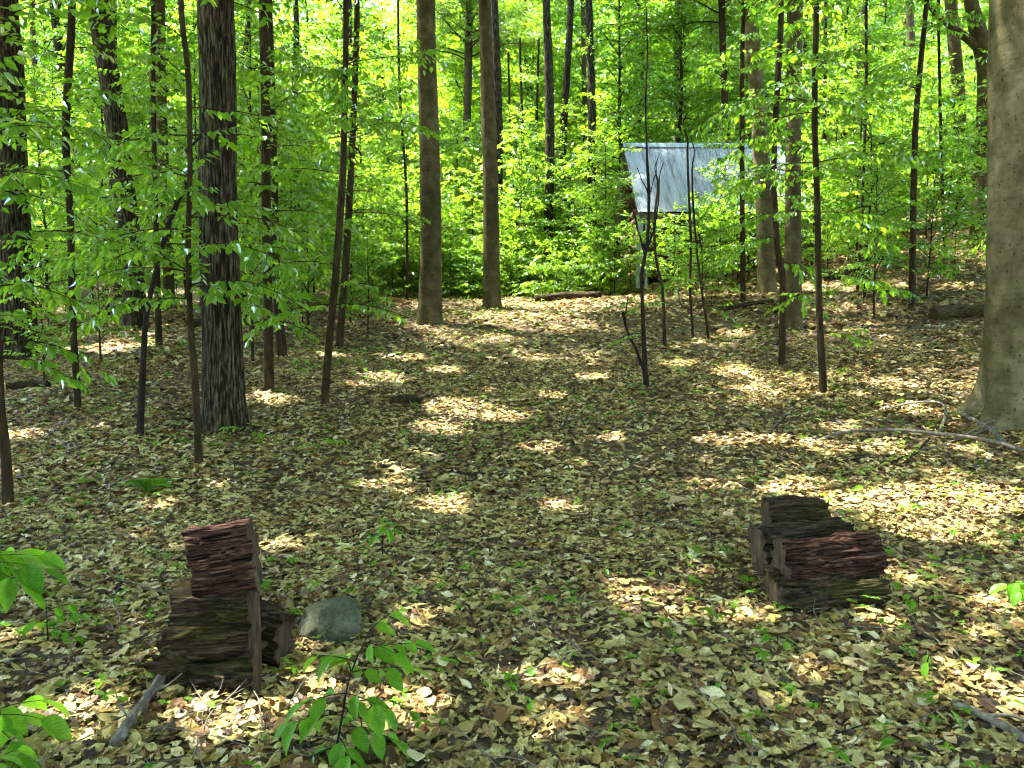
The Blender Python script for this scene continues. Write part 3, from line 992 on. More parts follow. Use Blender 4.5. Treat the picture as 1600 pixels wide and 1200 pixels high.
# forked black shrub in the open, right of centre ---------------------------
sb = ground_at(1010, 603)
shrub = empty('forked_shrub', sb, 'black forked shrub with a broken side stub in the open right of centre', 'shrub')
def shrub_stem(name, pts, w):
    p = np.array([at_depth(x, y, sb[1]) - sb for x, y in pts])
    p[0, 2] -= .05 if name == 'stem' else 0
    mb = MB()
    n = 40
    P = resample(p, n)
    R = np.interp(np.linspace(0, 1, n), np.linspace(0, 1, len(w)), w) / F_PX * sb[1] * .37
    P[:, 1] += .05 * vnoise(np.arange(n) * .15, 0, len(pts), 4)
    mb.add(*tube(P, R, 8, 1 + .18 * vnoise(np.arange(n)[:, None] * .5, np.arange(8)[None, :], 1, 2)))
    obj(name, mb.mesh(name, DARKSAP), shrub)
    return P, R
sP, sR = shrub_stem('stem', [(1011, 606), (1007, 570), (1006, 520), (1003, 460), (1002, 430), (1009, 395), (1013, 360), (1014, 300), (1011, 240), (1009, 160), (1012, 80), (1010, 10)], [13, 10, 8, 8, 7, 6, 4, 4, 3, 2])
shrub_stem('stub', [(1006, 580), (993, 545), (980, 515), (974, 487)], [7, 6, 5, 7])
shrub_stem('twig', [(977, 492), (979, 478), (981, 463)], [3, 3, 2])
shrub_stem('branch', [(1008, 398), (1000, 372), (993, 340), (984, 315)], [5, 4, 4, 3])
shrub_stem('branch', [(1010, 390), (1022, 360), (1028, 320), (1030, 275), (1037, 254)], [5, 4, 3, 3, 2])
shrub_stem('branch', [(1013, 300), (1004, 285), (996, 262)], [3, 2, 2])
shrub_stem('branch', [(1014, 310), (1020, 285), (1026, 268), (1027, 250)], [3, 2, 2, 1.5])
leafy(shrub, sP, sR, [(.75, 170, .35, 10), (1.2, 200, .5, 10), (3.2, 200, .5, 10), (3.6, 20, .5, 10)], leaf=.07, seed=55, bark=DARKSAP)

# ---------------------------------------------------------------- cabin behind the trees
def build_cabin():
    y0, y1 = 21.6, 24.6                     # eave, ridge
    e0, e1 = at_depth(998, 331, y0), at_depth(1262, 331, y0)
    rz = at_depth(985, 226, y1)[2]
    ez = e0[2]
    x0 = e0[0] - .02
    x1 = e1[0] + .15
    gz = float(terrain((x0 + x1) / 2, 23))
    root = empty('cabin', ((x0 + x1) / 2, y1, gz), 'log cabin with a pale blue grey metal roof, half hidden by trees', 'cabin')
    o = np.array([(x0 + x1) / 2, y1, gz])
    def box(name, a, b, mat, parent=root):
        a, b = np.array(a) - o, np.array(b) - o
        v = np.array([[x, y, z] for x in (a[0], b[0]) for y in (a[1], b[1]) for z in (a[2], b[2])])
        q = np.array([[0, 1, 3, 2], [4, 6, 7, 5], [0, 4, 5, 1], [2, 3, 7, 6], [0, 2, 6, 4], [1, 5, 7, 3]])
        return obj(name, mesh_from(name, v, q, mat, smooth=False), parent)
    # roof: ribbed sheets, each its own part, on both slopes
    roof = None
    nsh = 9
    sw = (x1 - x0) / nsh
    for side in (0, 1):
        for k in range(nsh):
            xa = x0 + k * sw
            xs, zs = [], []
            for j in range(7):                              # six ribs per sheet
                c = j / 7 * sw
                for f, h in ((0, 0), (.62, 0), (.70, .022), (.88, .022), (.96, 0)):
                    xs.append(c + f * sw / 7)
                    zs.append(h)
            xs.append(sw + .02); zs.append(.004)
            xs, zs = np.array(xs) + xa, np.array(zs) + (.004 if k % 2 else 0)
            ye = y0 if side == 0 else 2 * y1 - y0
            n = len(xs)
            nrm = unit(np.array([0, -(rz - ez) * (1 if side == 0 else -1), (y1 - y0)]))
            A = np.stack([xs, np.full(n, ye), np.full(n, ez)], -1) + zs[:, None] * nrm - o
            B = np.stack([xs, np.full(n, y1), np.full(n, rz)], -1) + zs[:, None] * nrm - o
            v = np.vstack([A, B, A - nrm * .004, B - nrm * .004])
            i = np.arange(n - 1)
            q = np.vstack([np.stack([i, i + 1, i + 1 + n, i + n], -1), np.stack([i + 2 * n, i + 3 * n, i + 1 + 3 * n, i + 1 + 2 * n], -1),
                           np.stack([i, i + 2 * n, i + 1 + 2 * n, i + 1], -1)])
            obj('roof_sheet', mesh_from('roof_sheet', v, q, METAL, smooth=False), root)
    # ridge cap
    mb = MB()
    xs = (x0 - .03, x1 + .03)
    pr = [(-.22, -.155), (0, .035), (.22, -.155)]
    sl = (rz - ez) / (y1 - y0)
    v = [[x, y1 + dy, rz + .035 - abs(dy) * sl + .02] for x in xs for dy, dz in pr]
    v = np.array(v) - o
    obj('ridge_cap', mesh_from('ridge_cap', v, np.array([[0, 1, 4, 3], [1, 2, 5, 4]]), METAL, smooth=False), root)
    box('eave_board', (x0 + .03, y0 + .03, ez - .20), (x1 - .03, y0 + .075, ez - .035), FASCIA)
    # rafters at the gable
    for xx in (x0 + .02, x1 - .12):
        v = np.array([[xx + dx, y, z + dz] for dx in (0, .07) for (y, z) in ((y0 + .05, ez), (y1, rz)) for dz in (-.24, -.03)]) - o
        q = np.array([[0, 1, 3, 2], [4, 6, 7, 5], [0, 4, 5, 1], [2, 3, 7, 6], [0, 2, 6, 4], [1, 5, 7, 3]])
        obj('rake_board', mesh_from('rake_board', v, q, FASCIA, smooth=False), root)
    # log walls with projecting ends
    wx0, wx1, wy0, wy1 = x0 + .55, x1 - .55, y0 + .9, 2 * y1 - y0 - .9
    rng = np.random.default_rng(4)
    wz = ez + .45
    r = .15
    z = gz + .05
    k = 0
    while z < wz:
        for yy in (wy0, wy1):
            mb = MB()
            p = np.array([[wx0 - .3, yy, z], [wx1 + .3, yy, z]]) - o
            mb.add(*tube(resample(p, 4), [r] * 4, 10))
            obj('wall_log', mb.mesh('wall_log', CABINLOG), root)
        k += 1
        z += 2 * r * .93
    z = gz + .05 + r * .93
    while z < rz - .5:
        half = (wy1 - wy0) / 2 + .3
        if z > wz - .1:
            half = max(.3, (rz - .35 - z) / sl)
        for xx in (wx0, wx1):
            mb = MB()
            p = np.array([[xx, y1 - half, z], [xx, y1 + half, z]]) - o
            mb.add(*tube(resample(p, 4), [r] * 4, 10))
            obj('wall_log', mb.mesh('wall_log', CABINLOG), root)
        z += 2 * r * .93
    # three purlin ends that stick out under the left rake
    for px, py, rr, dy in ((976, 290, .20, 1.6), (974, 318, .15, 1.5), (985, 262, .12, 2.2)):
        c = at_depth(px, py, y0 + dy)
        mb = MB()
        p = np.array([[c[0] - .08, c[1], c[2]], [wx0 + .3, c[1], c[2]]]) - o
        mb.add(*tube(resample(p, 3), [rr] * 3, 12))
        obj('log_end', mb.mesh('log_end', CABINLOG), root)
    # pale corner post and porch post
    a = at_depth(996, 335, y0 + .25)
    box('post', (a[0] - .02, y0 + .2, gz - .4), (a[0] + .16, y0 + .36, ez - .05), POST)
    b = at_depth(1005, 335, y0 + .15)
    box('downpipe', (b[0] + .06, y0 + .08, gz - .4), (b[0] + .13, y0 + .15, ez - .2), POST)
    box('window', (x0 + 2.0, wy0 - .2, gz + 1.1), (x0 + 2.9, wy0 - .14, gz + 2.1), FASCIA)
    return root
cabin = build_cabin()

# ---------------------------------------------------------------- background woods: real individual saplings and young trees
KINDS = []
for s, (H, r0, nb, Lm, lf, h0, gap) in enumerate([(3.2, .022, 24, 1.1, .095, .18, .10), (4.6, .03, 34, 1.45, .10, .15, .10), (6.5, .04, 44, 1.7, .105, .13, .11), (5.4, .035, 38, 1.6, .10, .22, .10), (2.2, .016, 16, .9, .09, .2, .09)]):
    KINDS.append(sapling_kind(40 + s, H, r0, nb, Lm, lf, h0, gap=gap))
KINDS.append(sapling_kind(47, 1.25, .012, 22, .75, .085, .02, gap=.08))
YOUNG = []
for s, (H, r0, nb, Lm, lf, h0) in enumerate([(11, .09, 70, 2.5, .14, .1), (14, .12, 84, 2.9, .15, .12), (9, .07, 62, 2.2, .13, .07), (16, .15, 92, 3.1, .16, .16)]):
    YOUNG.append(sapling_kind(60 + s, H, r0, nb, Lm, lf, h0, gap=.15, rad=.025, lean=.2, segs=8, twigs=False))

rb = np.random.default_rng(77)
def zone(x, y):
    px = 800 + x / y * F_PX
    for lim, w in ((160, 'at the far left, around the left edge trunk'), (330, 'behind the leaning dark trunk and its neighbours at left'), (480, 'just right of the largest furrowed trunk'),
                   (650, 'between the curved sapling and the thicker centre beech'), (780, 'behind the two centre beech trunks'), (900, 'at the end of the path, behind the rotten log'),
                   (1010, 'left of the cabin'), (1130, 'around the left half of the cabin'), (1260, 'around the right half of the cabin'), (1430, 'on the right hillside, left of the curved sapling'), (9999, 'high on the hillside at the right edge')):
        if px < lim:
            return w
def put_kind(kind, x, y, sc, name, label, cat, group):
    z = float(terrain(x, y))
    root = empty(name, (x, y, z), label, cat, group, rb.uniform(0, 6.28))
    w, l, _ = kind
    obj('trunk', w, root, scale=(sc, sc, sc))
    obj('crown', l, root, scale=(sc, sc, sc), kind='stuff')
    return root

taken = [(o.location.x, o.location.y) for o in C.objects if o.parent is None and 'category' in o.keys()]
def free(x, y, d):
    if any((x - a) ** 2 + (y - b) ** 2 < d * d for a, b in taken):
        return False
    px = 800 + x / y * F_PX if y > .1 else 0
    if y < 19:
        z = float(terrain(x, y))
        for h in (1.6, 3.2):
            q = np.array([x, y, z + h]) - GAP_P
            t = q @ SUN_V
            dd = np.linalg.norm(q - t[:, None] * SUN_V, axis=1)
            if ((GAP_R >= .2) & (t > 0) & (dd < .9)).any():
                return False
    if 20.5 < y < 28.4 and 2.3 < x < 10.4:               # the cabin itself
        return False
    return True

count = 0
tries = 0
while count < 170 and tries < 9000:                        # understorey saplings
    tries += 1
    y = rb.uniform(10.5, 38)
    x = rb.uniform(-.74, .74) * y
    px = 800 + x / y * F_PX
    k = int(rb.integers(0, 5))
    if y < 21.5 and 580 < px < 1000:
        continue
    if y < 22 and 960 < px < 1270:                        # low ones only before the cabin
        if y < 17:
            continue
        k = 4
    if y < 29 and 820 < px < 1000 and rb.random() < .65:
        continue
    if y < 14 and (px > 1150 or rb.random() < .45):
        continue
    if y < 19 and px > 1250 and rb.random() < .6:
        continue
    if y < 16 and k != 4 and k != 0:
        k = 4 if rb.random() < .5 else 0
    if not free(x, y, .8):
        continue
    taken.append((x, y))
    put_kind(KINDS[k], x, y, rb.uniform(.8, 1.2), 'understorey_sapling', ('near' if y < 17 else 'middle distance' if y < 25 else 'farther') + ' leafy green sapling ' + zone(x, y), 'sapling', 'understorey saplings behind the trunks')
    count += 1
count = 0
tries = 0
while count < 160 and tries < 9000:                       # young trees filling the background
    tries += 1
    y = 25 + 40 * rb.random() ** .8
    x = rb.uniform(-.82, .82) * y
    px = 800 + x / y * F_PX
    if y < 30 and 930 < px < 1300:
        continue
    if y < 36 and 480 < px < 1010:
        continue
    if y < 34 and rb.random() < .55:
        continue
    if y < 26 and 560 < px < 1000 and rb.random() < .5:
        continue
    if not free(x, y, 1.5):
        continue
    taken.append((x, y))
    put_kind(YOUNG[int(rb.integers(0, 4))], x, y, rb.uniform(.85, 1.25), 'background_tree', ('tall leafy tree ' if y < 36 else 'far leafy tree ' if y < 48 else 'farthest leafy tree ') + zone(x, y), 'tree', 'leafy trees at the back of the wood')
    count += 1

for px, y, k, sc in ((1050, 19.6, 4, 1.0), (1085, 20.2, 0, .8), (1120, 19.2, 4, 1.1), (1150, 20.3, 0, .85), (1018, 20.6, 4, .95), (1190, 19.8, 4, 1.1), (1225, 20.4, 0, .8), (1060, 18.4, 4, .7), (1110, 18, 4, .75), (940, 22.5, 1, 1.0), (985, 20.9, 4, .95), (960, 21.2, 4, .9), (545, 21.3, 4, .9), (1290, 19, 4, 1.1), (1320, 20.5, 0, 1.0), (1345, 22, 0, 1.1), (1375, 20, 4, 1.2), (1395, 23, 1, .9), (1440, 21.5, 0, 1.0), (1465, 23, 0, 1.1), (1490, 22, 4, 1.2), (1510, 24, 1, .9), (1360, 25, 1, 1.1), (1455, 26, 2, .9), (1415, 25, 2, .9), (1325, 24.5, 1, 1.0), (1500, 27, 2, 1.0), (1535, 25, 0, 1.1), (585, 21.6, 4, .8), (615, 21.9, 4, .9), (705, 22.2, 4, .8), (730, 21.8, 4, .7), (800, 22.4, 4, .8), (885, 22.9, 4, .8), (755, 23, 4, 1.1), (690, 24, 4, 1.2), (785, 24.6, 4, 1.3), (930, 21.8, 4, 1.1),
                     (600, 23, 0, 1.0), (560, 22, 4, 1.1), (640, 24, 1, .9), (700, 23.5, 0, 1.0), (740, 25, 1, 1.0), (785, 23.4, 4, 1.1), (810, 25.5, 1, 1.0), (720, 27, 2, .9), (650, 28, 2, .9), (580, 27, 1, 1.1), (770, 29, 2, 1.0), (840, 27, 2, .9), (890, 26, 1, 1.1), (930, 28, 2, .9), (880, 29.5, 2, 1.1), (690, 31, 2, 1.1), (610, 31, 2, 1.1), (800, 32, 2, 1.2), (740, 33, 3, 1.3), (860, 33.5, 3, 1.3), (940, 32, 3, 1.3), (560, 32, 3, 1.2), (680, 34.5, 3, 1.3), (1132, 20.5, 0, 1.05), (1168, 20.6, 0, 1.0), (670, 22.3, 4, 1.0), (835, 23.6, 4, 1.2), (900, 23, 0, 1.0), (870, 25.5, 1, 1.0), (1265, 21, 1, .9), (1300, 22, 2, .9)):
    x = (px - 800) / F_PX * y
    put_kind(KINDS[k], x, y, sc, 'understorey_sapling', ('near' if y < 17 else 'middle distance' if y < 25 else 'farther') + ' leafy green sapling ' + zone(x, y), 'sapling', 'understorey saplings behind the trunks')
for x, y, k, sc in ((4.0, 29.0, 0, 1.1), (6.4, 29.6, 1, .95), (8.8, 28.9, 0, 1.15), (5.2, 31.5, 3, .9), (11.5, 27, 2, 1.1),  (-13, 36, 3, 1.1), (-19, 38, 1, 1.2), (-2, 38, 3, 1.1), (-9, 42, 3, 1.1), (-16, 44, 1, 1.2), (3, 43, 3, 1.1), (-24, 42, 3, 1.1), (-4.5, 46, 1, 1.2), (9, 46, 3, 1.1), (18, 42, 1, 1.1), (-20, 52, 3, 1.2), (-11, 53, 3, 1.2), (-1, 54, 3, 1.2), (10, 55, 3, 1.2), (22, 52, 3, 1.2)):
    put_kind(YOUNG[k], x, y, sc, 'background_tree', ('tall leafy tree ' if y < 36 else 'far leafy tree ' if y < 48 else 'farthest leafy tree ') + zone(x, y), 'tree', 'leafy trees at the back of the wood')
for k in range(34):
    px, y = 540 + 450 * (k + rb.uniform(0, .9)) / 34, rb.uniform(21.5, 24.2)
    if 640 < px < 690 and y < 22:
        continue
    x = (px - 800) / F_PX * y
    put_kind(KINDS[5], x, y, rb.uniform(.7, 1.25), 'low_bush', 'low leafy beech bush ' + zone(x, y), 'bush', 'low bushes along the far edge of the leaf carpet')
# tall dark or grey trunks standing among the background foliage
for px, yy, w, mat in ((878, 30, .32, ROUGH), (1048, 33, .30, ROUGH), (990, 36, .28, ROUGH), (1408, 31, .34, BEECH), (560, 31, .28, ROUGH), (120, 27, .3, ROUGH), (470, 33, .32, ROUGH), (80, 31, .28, BEECH), (1320, 37, .36, BEECH), (385, 29, .22, ROUGH), (915, 40, .3, BEECH)):
    x = (px - 800) / F_PX * yy
    b = np.array([x, yy, float(terrain(x, yy))])
    H = rb.uniform(15, 19)
    pth = np.array([[0, 0, -.2], [rb.normal(0, .15), 0, H * .3], [rb.normal(0, .3), rb.normal(0, .3), H * .65], [rb.normal(0, .5), rb.normal(0, .5), H]])
    mb, P, R = trunk_mesh(pth, [w / 2, w * .45, w * .35, w * .15], mat, 14, .03 if mat is ROUGH else 0, .4, .4, 5, int(px))
    root = empty('tall_tree', b, 'tall bare trunk rising among the bright foliage at the back', 'tree', 'tall trunks at the back of the wood')
    obj('trunk', mb.mesh('trunk', mat), root)
    put_crown(root, P[int(len(P) * .72)], int(rb.integers(0, 3)), rb.uniform(0, 6.3), rb.uniform(.6, .75))

# three tall trees added towards the sun so that their crowns shade the cabin roof
for k, rx in enumerate((4.3, 6.2, 8.1)):
    p = np.array([rx, 23.0, 6.0]) + SUN_V * (13.5 + .6 * k)
    if p[0] > 2.6:
        p[1] = max(p[1], 28.6)
    b = np.array([p[0], p[1], float(terrain(p[0], p[1]))])
    H = p[2] - b[2] + 2.5
    pth = np.array([[0, 0, -.2], [.1, 0, H * .3], [-.1, .1, H * .65], [0, 0, H]])
    mb, P, R_ = trunk_mesh(pth, [.17, .15, .11, .04], ROUGH, 14, .03, .4, .4, 5, 70 + k)
    root = empty('tall_tree', b, 'slim dark tall trunk added beside the cabin, its crown shading the roof', 'tree', 'added tall trunks that shade the cabin roof')
    obj('trunk', mb.mesh('trunk', ROUGH), root)
    put_crown(root, P[int(len(P) * .72)], k, 1.0 + k, .52)

# canopy trees beside and behind the viewer: they roof the clearing and shade it
for k, (x, y, H, kd, sc) in enumerate([(-8.2, 4.5, 15, 1, 1.1), (6.6, 2.2, 14, 0, 1.1), (-4.2, -2.5, 15, 0, 1.15), (3.6, -4, 15, 1, 1.1), (-10.5, 9.5, 14, 2, 1.2), (11.2, 6.5, 15, 1, 1.1),
                                 (13.5, 12.5, 15, 0, 1.1), (-13.5, 14, 15, 1, 1.1), (0, -8, 14, 2, 1.2), (-9, -5, 15, 1, 1.1), (9.5, -3, 15, 0, 1.1), (16, 19, 15, 2, 1.2), (-6.9, 8.6, 15, 0, 1.0), (8.2, 9.5, 15, 2, 1.1)]):
    b = np.array([x, y, float(terrain(x, y))])
    pth = np.array([[0, 0, -.2], [rb.normal(0, .1), 0, H * .3], [rb.normal(0, .2), rb.normal(0, .2), H * .65], [rb.normal(0, .3), rb.normal(0, .3), H]])
    mb, P, R = trunk_mesh(pth, [.24, .2, .15, .05], BEECH, 16, 0, .4, .3, 5, k)
    root = empty('canopy_tree', b, 'tall beech outside the frame whose crown roofs the clearing', 'tree', 'canopy trees around the clearing')
    obj('trunk', mb.mesh('trunk', BEECH), root)
    put_crown(root, P[int(len(P) * .6)], kd, rb.uniform(0, 6.3), sc)

# the wood goes on behind the viewer
for k in range(16):
    a = math.pi * (1.04 + .92 * (k + rb.uniform(0, .8)) / 16)
    d = rb.uniform(9, 22)
    x, y = math.cos(a) * d * 1.2, math.sin(a) * d - 1.5
    put_kind(YOUNG[int(rb.integers(0, 4))], x, y, rb.uniform(.85, 1.2), 'tree_behind', 'leafy young tree of the wood behind the viewer, outside the frame', 'tree', 'trees behind the viewer')

# far wood on the rising ground, one mass
def far_wood():
    rng = np.random.default_rng(8)
    n = 170000
    y = rng.uniform(58, 105, n)
    x = rng.uniform(-1, 1, n) * (y * .85 + 10)
    clump = vnoise(x * .25, y * .25, 0, 3)
    h = rng.uniform(0, 1, n) ** .8 * (21 + 7 * clump)
    P = np.stack([x, y, terrain(x, y) + h], -1)
    A = rng.normal(0, 1, (n, 3)); A[:, 2] -= .3
    Nn = rng.normal(0, .7, (n, 3)) + UP
    v, f = place(LEAF_V, LEAF_T, P, A, Nn, rng.uniform(.35, .7, n))
    o = obj('distant_woods', mesh_from('distant_woods', v, f, GREEN, smooth=False), kind='stuff')
    tag(o, 'dense far green wood that closes the view behind all trees', 'woods')
far_wood()

# ---------------------------------------------------------------- logs of the two stacks
def log_mesh(L, prof, seed, amp=.012, nx=36, ns=230, taper=.05, ragged=.012):
    """split log along local X; prof: closed outline (y, z) of its cross-section"""
    rng = np.random.default_rng(seed)
    prof = np.asarray(prof, float)
    P = np.vstack([prof, prof[:1]])
    d = np.concatenate([[0], np.cumsum(np.linalg.norm(np.diff(P, axis=0), axis=1))])
    u = np.linspace(0, d[-1], ns, endpoint=False)
    o = np.stack([np.interp(u, d, P[:, 0]), np.interp(u, d, P[:, 1])], -1)
    for _ in range(8):
        o = .5 * o + .25 * (np.roll(o, 1, 0) + np.roll(o, -1, 0))
    c = o.mean(0)
    nrm = unit(o - c)
    xs = np.linspace(-L / 2, L / 2, nx)
    V = np.zeros((nx, ns, 3))
    for i, x in enumerate(xs):
        t = i / (nx - 1)
        r = vnoise(u * 62 + 1.6 * vnoise(x * 5, u * 8, 0, seed), x * 4.5, seed, seed)
        r2 = vnoise(u * 150, x * 11, seed, seed + 3)
        r3 = vnoise(u * 17, x * 7, seed, seed + 7)
        chip = vnoise(u * 26, x * 9, seed + 2, seed + 11)
        dd = amp * (-np.abs(r) * 1.7 + .5) + amp * .55 * r2 + amp * 1.5 * r3 - amp * .9 * np.clip((chip - .15) * 6, 0, 1)
        q = o + nrm * dd[:, None]
        q = c + (q - c) * (1 - taper * t)
        V[i, :, 0] = x
        if i in (0, nx - 1):
            V[i, :, 0] += ragged * vnoise(u * 40, i, seed, seed + 9)
        V[i, :, 1:] = q
    i0 = (np.arange(nx - 1)[:, None] * ns + np.arange(ns)[None, :])
    i1 = (np.arange(nx - 1)[:, None] * ns + (np.arange(ns)[None, :] + 1) % ns)
    q = np.stack([i0, i0 + ns, i1 + ns, i1], -1).reshape(-1, 4)
    body = (V.reshape(-1, 3), q)
    ends = []
    for i, s in ((0, -1), (nx - 1, 1)):
        rings = [V[i] + np.array([s * .001, 0, 0])]
        cc = V[i].mean(0)
        for k, f in enumerate((.8, .55, .3)):
            R = cc + (V[i] - cc) * f
            R[:, 0] = cc[0] + s * (.002 + .006 * vnoise(R[:, 1] * 30, R[:, 2] * 30, seed + k, seed))
            rings.append(R)
        v = np.vstack(rings + [cc[None]])
        j = np.arange(ns)
        jj = (j + 1) % ns
        qq = np.vstack([np.stack([k * ns + j, k * ns + jj, (k + 1) * ns + jj, (k + 1) * ns + j], -1) for k in range(3)])
        tt = np.stack([3 * ns + j, 3 * ns + jj, np.full(ns, 4 * ns)], -1)
        if s > 0:
            qq, tt = qq[:, ::-1], tt[:, ::-1]
        ends.append((v, qq, tt))
    return body, ends

def split_log(label, centre, L, prof, seed, mat, rz=0, ry=0, rx=0, amp=.012, group=None, name='split_log', endmat=None, ragged=.012):
    body, ends = log_mesh(L, prof, seed, amp, ragged=ragged)
    mb = MB(); mb.add(*body)
    root = empty(name, centre, label, 'log', group)
    root.rotation_euler = (rx, ry, rz)
    obj('bark' if name == 'round_log' else 'split_face', mb.mesh('log_body', mat), root)
    for v, q, t in ends:
        e = MB(); e.add(v, q, t)
        obj('cut_end', e.mesh('cut_end', endmat or CUTEND), root)
    return root

def box_prof(w, h, skew=0, cut=.25):
    return [(-w / 2, -h / 2), (-w / 2 - skew * .3, h * .1), (-w / 2 + skew, h / 2 - h * .04), (w / 2 - w * cut, h / 2), (w / 2, h * .1), (w / 2 - w * .1, -h / 2)]
def round_prof(w, h, n=24, flat=0):
    return [(w / 2 * math.cos(a), max(-h / 2 + flat, h / 2 * math.sin(a))) for a in np.linspace(0, 2 * math.pi, n, endpoint=False)]

GL = 'left stack of rotten logs'
GR = 'right stack of rotten logs'
def px_len(px, d):
    return px / F_PX * d
d = 3.2
zL = lambda x, y: float(terrain(x, y))
c = at_depth(317, 1062, d)
split_log('crumbling lowest log of the left stack, resting on the leaf litter', (c[0], d + .10, zL(c[0], d) + .10), px_len(138, d), box_prof(.20, .23, .06), 21, MOSSLOG, rz=.08, ry=-.02, amp=.034, group=GL, ragged=.06, name='rotten_log')
c = at_depth(322, 985, d)
split_log('dark middle log of the left stack, under the reddish slab', (c[0], d + .10, c[2] + .01), px_len(126, d), box_prof(.16, .27, .03), 22, ROTDARK, rz=.05, ry=-.06, amp=.019, group=GL)
c = at_depth(334, 880, d)
split_log('reddish brown split slab on top of the left stack', (c[0], d + .12, c[2]), px_len(102, d), box_prof(.13, .315, .02, .35), 23, ROT, rz=.03, ry=-.16, amp=.016, group=GL)
c = at_depth(420, 972, d + .3)
split_log('broken black log piece behind the left stack, towards the grey rock', (c[0] - .07, d + .34, zL(c[0], d + .3) + .13), .30, box_prof(.2, .26, .04), 24, ROTDARK, rz=-.25, ry=.12, amp=.02, group=GL, ragged=.04)
# upright strip of pale split wood standing at the right end of the left stack
c0, c1 = at_depth(398, 1090, d - .02), at_depth(402, 925, d + .04)
mb = MB()
pp = resample([c0 - [0, 0, .04], (c0 + c1) / 2 + [.006, 0, 0], c1], 24)
disp = 1 + .35 * vnoise(np.arange(14)[None, :] * 1.7, np.arange(24)[:, None] * .12, 0, 4)
vv, qq, tt = tube(pp - c0, np.linspace(.022, .010, 24), 14, disp)
mb.add(vv, qq, tt)
sl = obj('wood_splinter', mb.mesh('wood_splinter', CUTEND), loc=c0)
tag(sl, 'upright pale brown splinter of wood at the right end of the left stack', 'wood', GL)

d = 4.1
c = at_depth(1296, 946, d)
split_log('mossy lowest log of the right stack, half sunk in leaves', (c[0], d + .08, zL(c[0], d) + .06), px_len(170, d), round_prof(.26, .20), 31, MOSSLOG, rz=.06, ry=-.01, amp=.028, group=GR, ragged=.03, name='round_log')
c = at_depth(1300, 884, d + .1)
split_log('big reddish brown log of the right stack with a pale cut end', (c[0], d + .17, c[2]), px_len(162, d), round_prof(.27, .28, 24, .02), 32, ROT, rz=.07, ry=-.07, amp=.02, group=GR, name='round_log')
c = at_depth(1254, 842, d + .5)
split_log('dark square cut log of the right stack behind the big reddish one', (c[0], d + .5, c[2] - .03), px_len(150, d + .5), box_prof(.24, .25, .02, .1), 33, ROTDARK, rz=.1, ry=-.06, amp=.012, group=GR)
c = at_depth(1205, 905, d + .5)
split_log('black supporting log low at the back left of the right stack', (c[0] + .17, d + .5, zL(c[0], d + .5) + .10), .5, round_prof(.25, .22), 34, ROTDARK, rz=.12, ry=0, amp=.015, group=GR, name='round_log')
c = at_depth(1241, 799, d + .8)
split_log('short dark topmost log at the back of the right stack', (c[0], d + .8, c[2] - .03), px_len(93, d + .8), box_prof(.2, .22, .02, .1), 35, ROTDARK, rz=.05, ry=-.05, amp=.012, group=GR)
split_log('dark log under the topmost one at the back of the right stack', (c[0] + .05, d + .82, zL(c[0], d + .8) + .11), .42, round_prof(.24, .25), 36, ROTDARK, rz=.0, ry=0, amp=.015, group=GR, name='round_log')

# rock ---------------------------------------------------------------------
def build_rock():
    import bmesh
    b = ground_at(514, 1012)
    bm = bmesh.new()
    bmesh.ops.create_icosphere(bm, subdivisions=5, radius=1)
    co = np.array([v.co[:] for v in bm.verts])
    rng = np.random.default_rng(5)
    dirs = [(-.9, -.3, .35), (-.2, -.75, .62), (.75, -.5, .42), (.3, -.1, .95), (-.45, .1, .9), (.95, .2, .2), (0, 1, .3), (-.7, -.7, -.1), (.25, -.95, -.05), (-.1, -.4, .9)]
    off = [.56, .50, .54, .66, .62, .70, .8, .62, .58, .60]
    for dd, f in zip(dirs, off):
        n = unit(np.array(dd))
        s = co @ n - f
        co = co - np.clip(s, 0, None)[:, None] * n * .995
    co = co * (1 + .035 * fbm(co[:, 0] * 2.5, co[:, 1] * 2.5, co[:, 2] * 2.5, 3, 3)[:, None] + .012 * vnoise(co[:, 0] * 14, co[:, 1] * 14, co[:, 2] * 14, 6)[:, None])
    co = co * np.array([.20, .185, .165])
    for v, p in zip(bm.verts, co):
        v.co = p
    me = bpy.data.meshes.new('rock')
    bm.to_mesh(me); bm.free()
    me.materials.append(ROCK)
    for p in me.polygons:
        p.use_smooth = True
    o = obj('rock', me, loc=(b[0], b[1] + .12, b[2] + .06), rot=(0, .14, .2))
    tag(o, 'grey green angular rock on the leaves right of the left stack', 'rock')
build_rock()

# ---------------------------------------------------------------- fallen branches, sticks and far logs
def on_ground(pts_px, lift):
    out = []
    for (x, y), l in zip(pts_px, lift):
        p = ground_at(x, y)
        out.append([p[0], p[1], p[2] + l])
    return np.array(out)

def stick(name, label, pts_px, w0, w1, lift=None, mat=None, segs=8, cat='branch', group=None, rough=.15, subs=()):
    lift = lift if lift is not None else [.02] * len(pts_px)
    p = on_ground(pts_px, lift)
    o = p[0].copy()
    n = max(12, 5 * len(p))
    P = resample(p - o, n)
    R = np.linspace(w0, w1, n) / 2
    mb = MB()
    mb.add(*tube(P, R, segs, 1 + rough * vnoise(np.arange(n)[:, None] * .6, np.arange(segs)[None, :], len(label), 3)))
    ob = obj(name, mb.mesh(name, mat or STICK), loc=o)
    tag(ob, label, cat, group)
    for sp, sw, sl in subs:
        q = on_ground(sp, sl)
        mb = MB()
        k = max(8, 4 * len(q))
        mb.add(*tube(resample(q - o, k), np.linspace(sw, sw * .4, k) / 2, 6))
        obj('twig', mb.mesh('twig', mat or STICK), ob)
    return ob

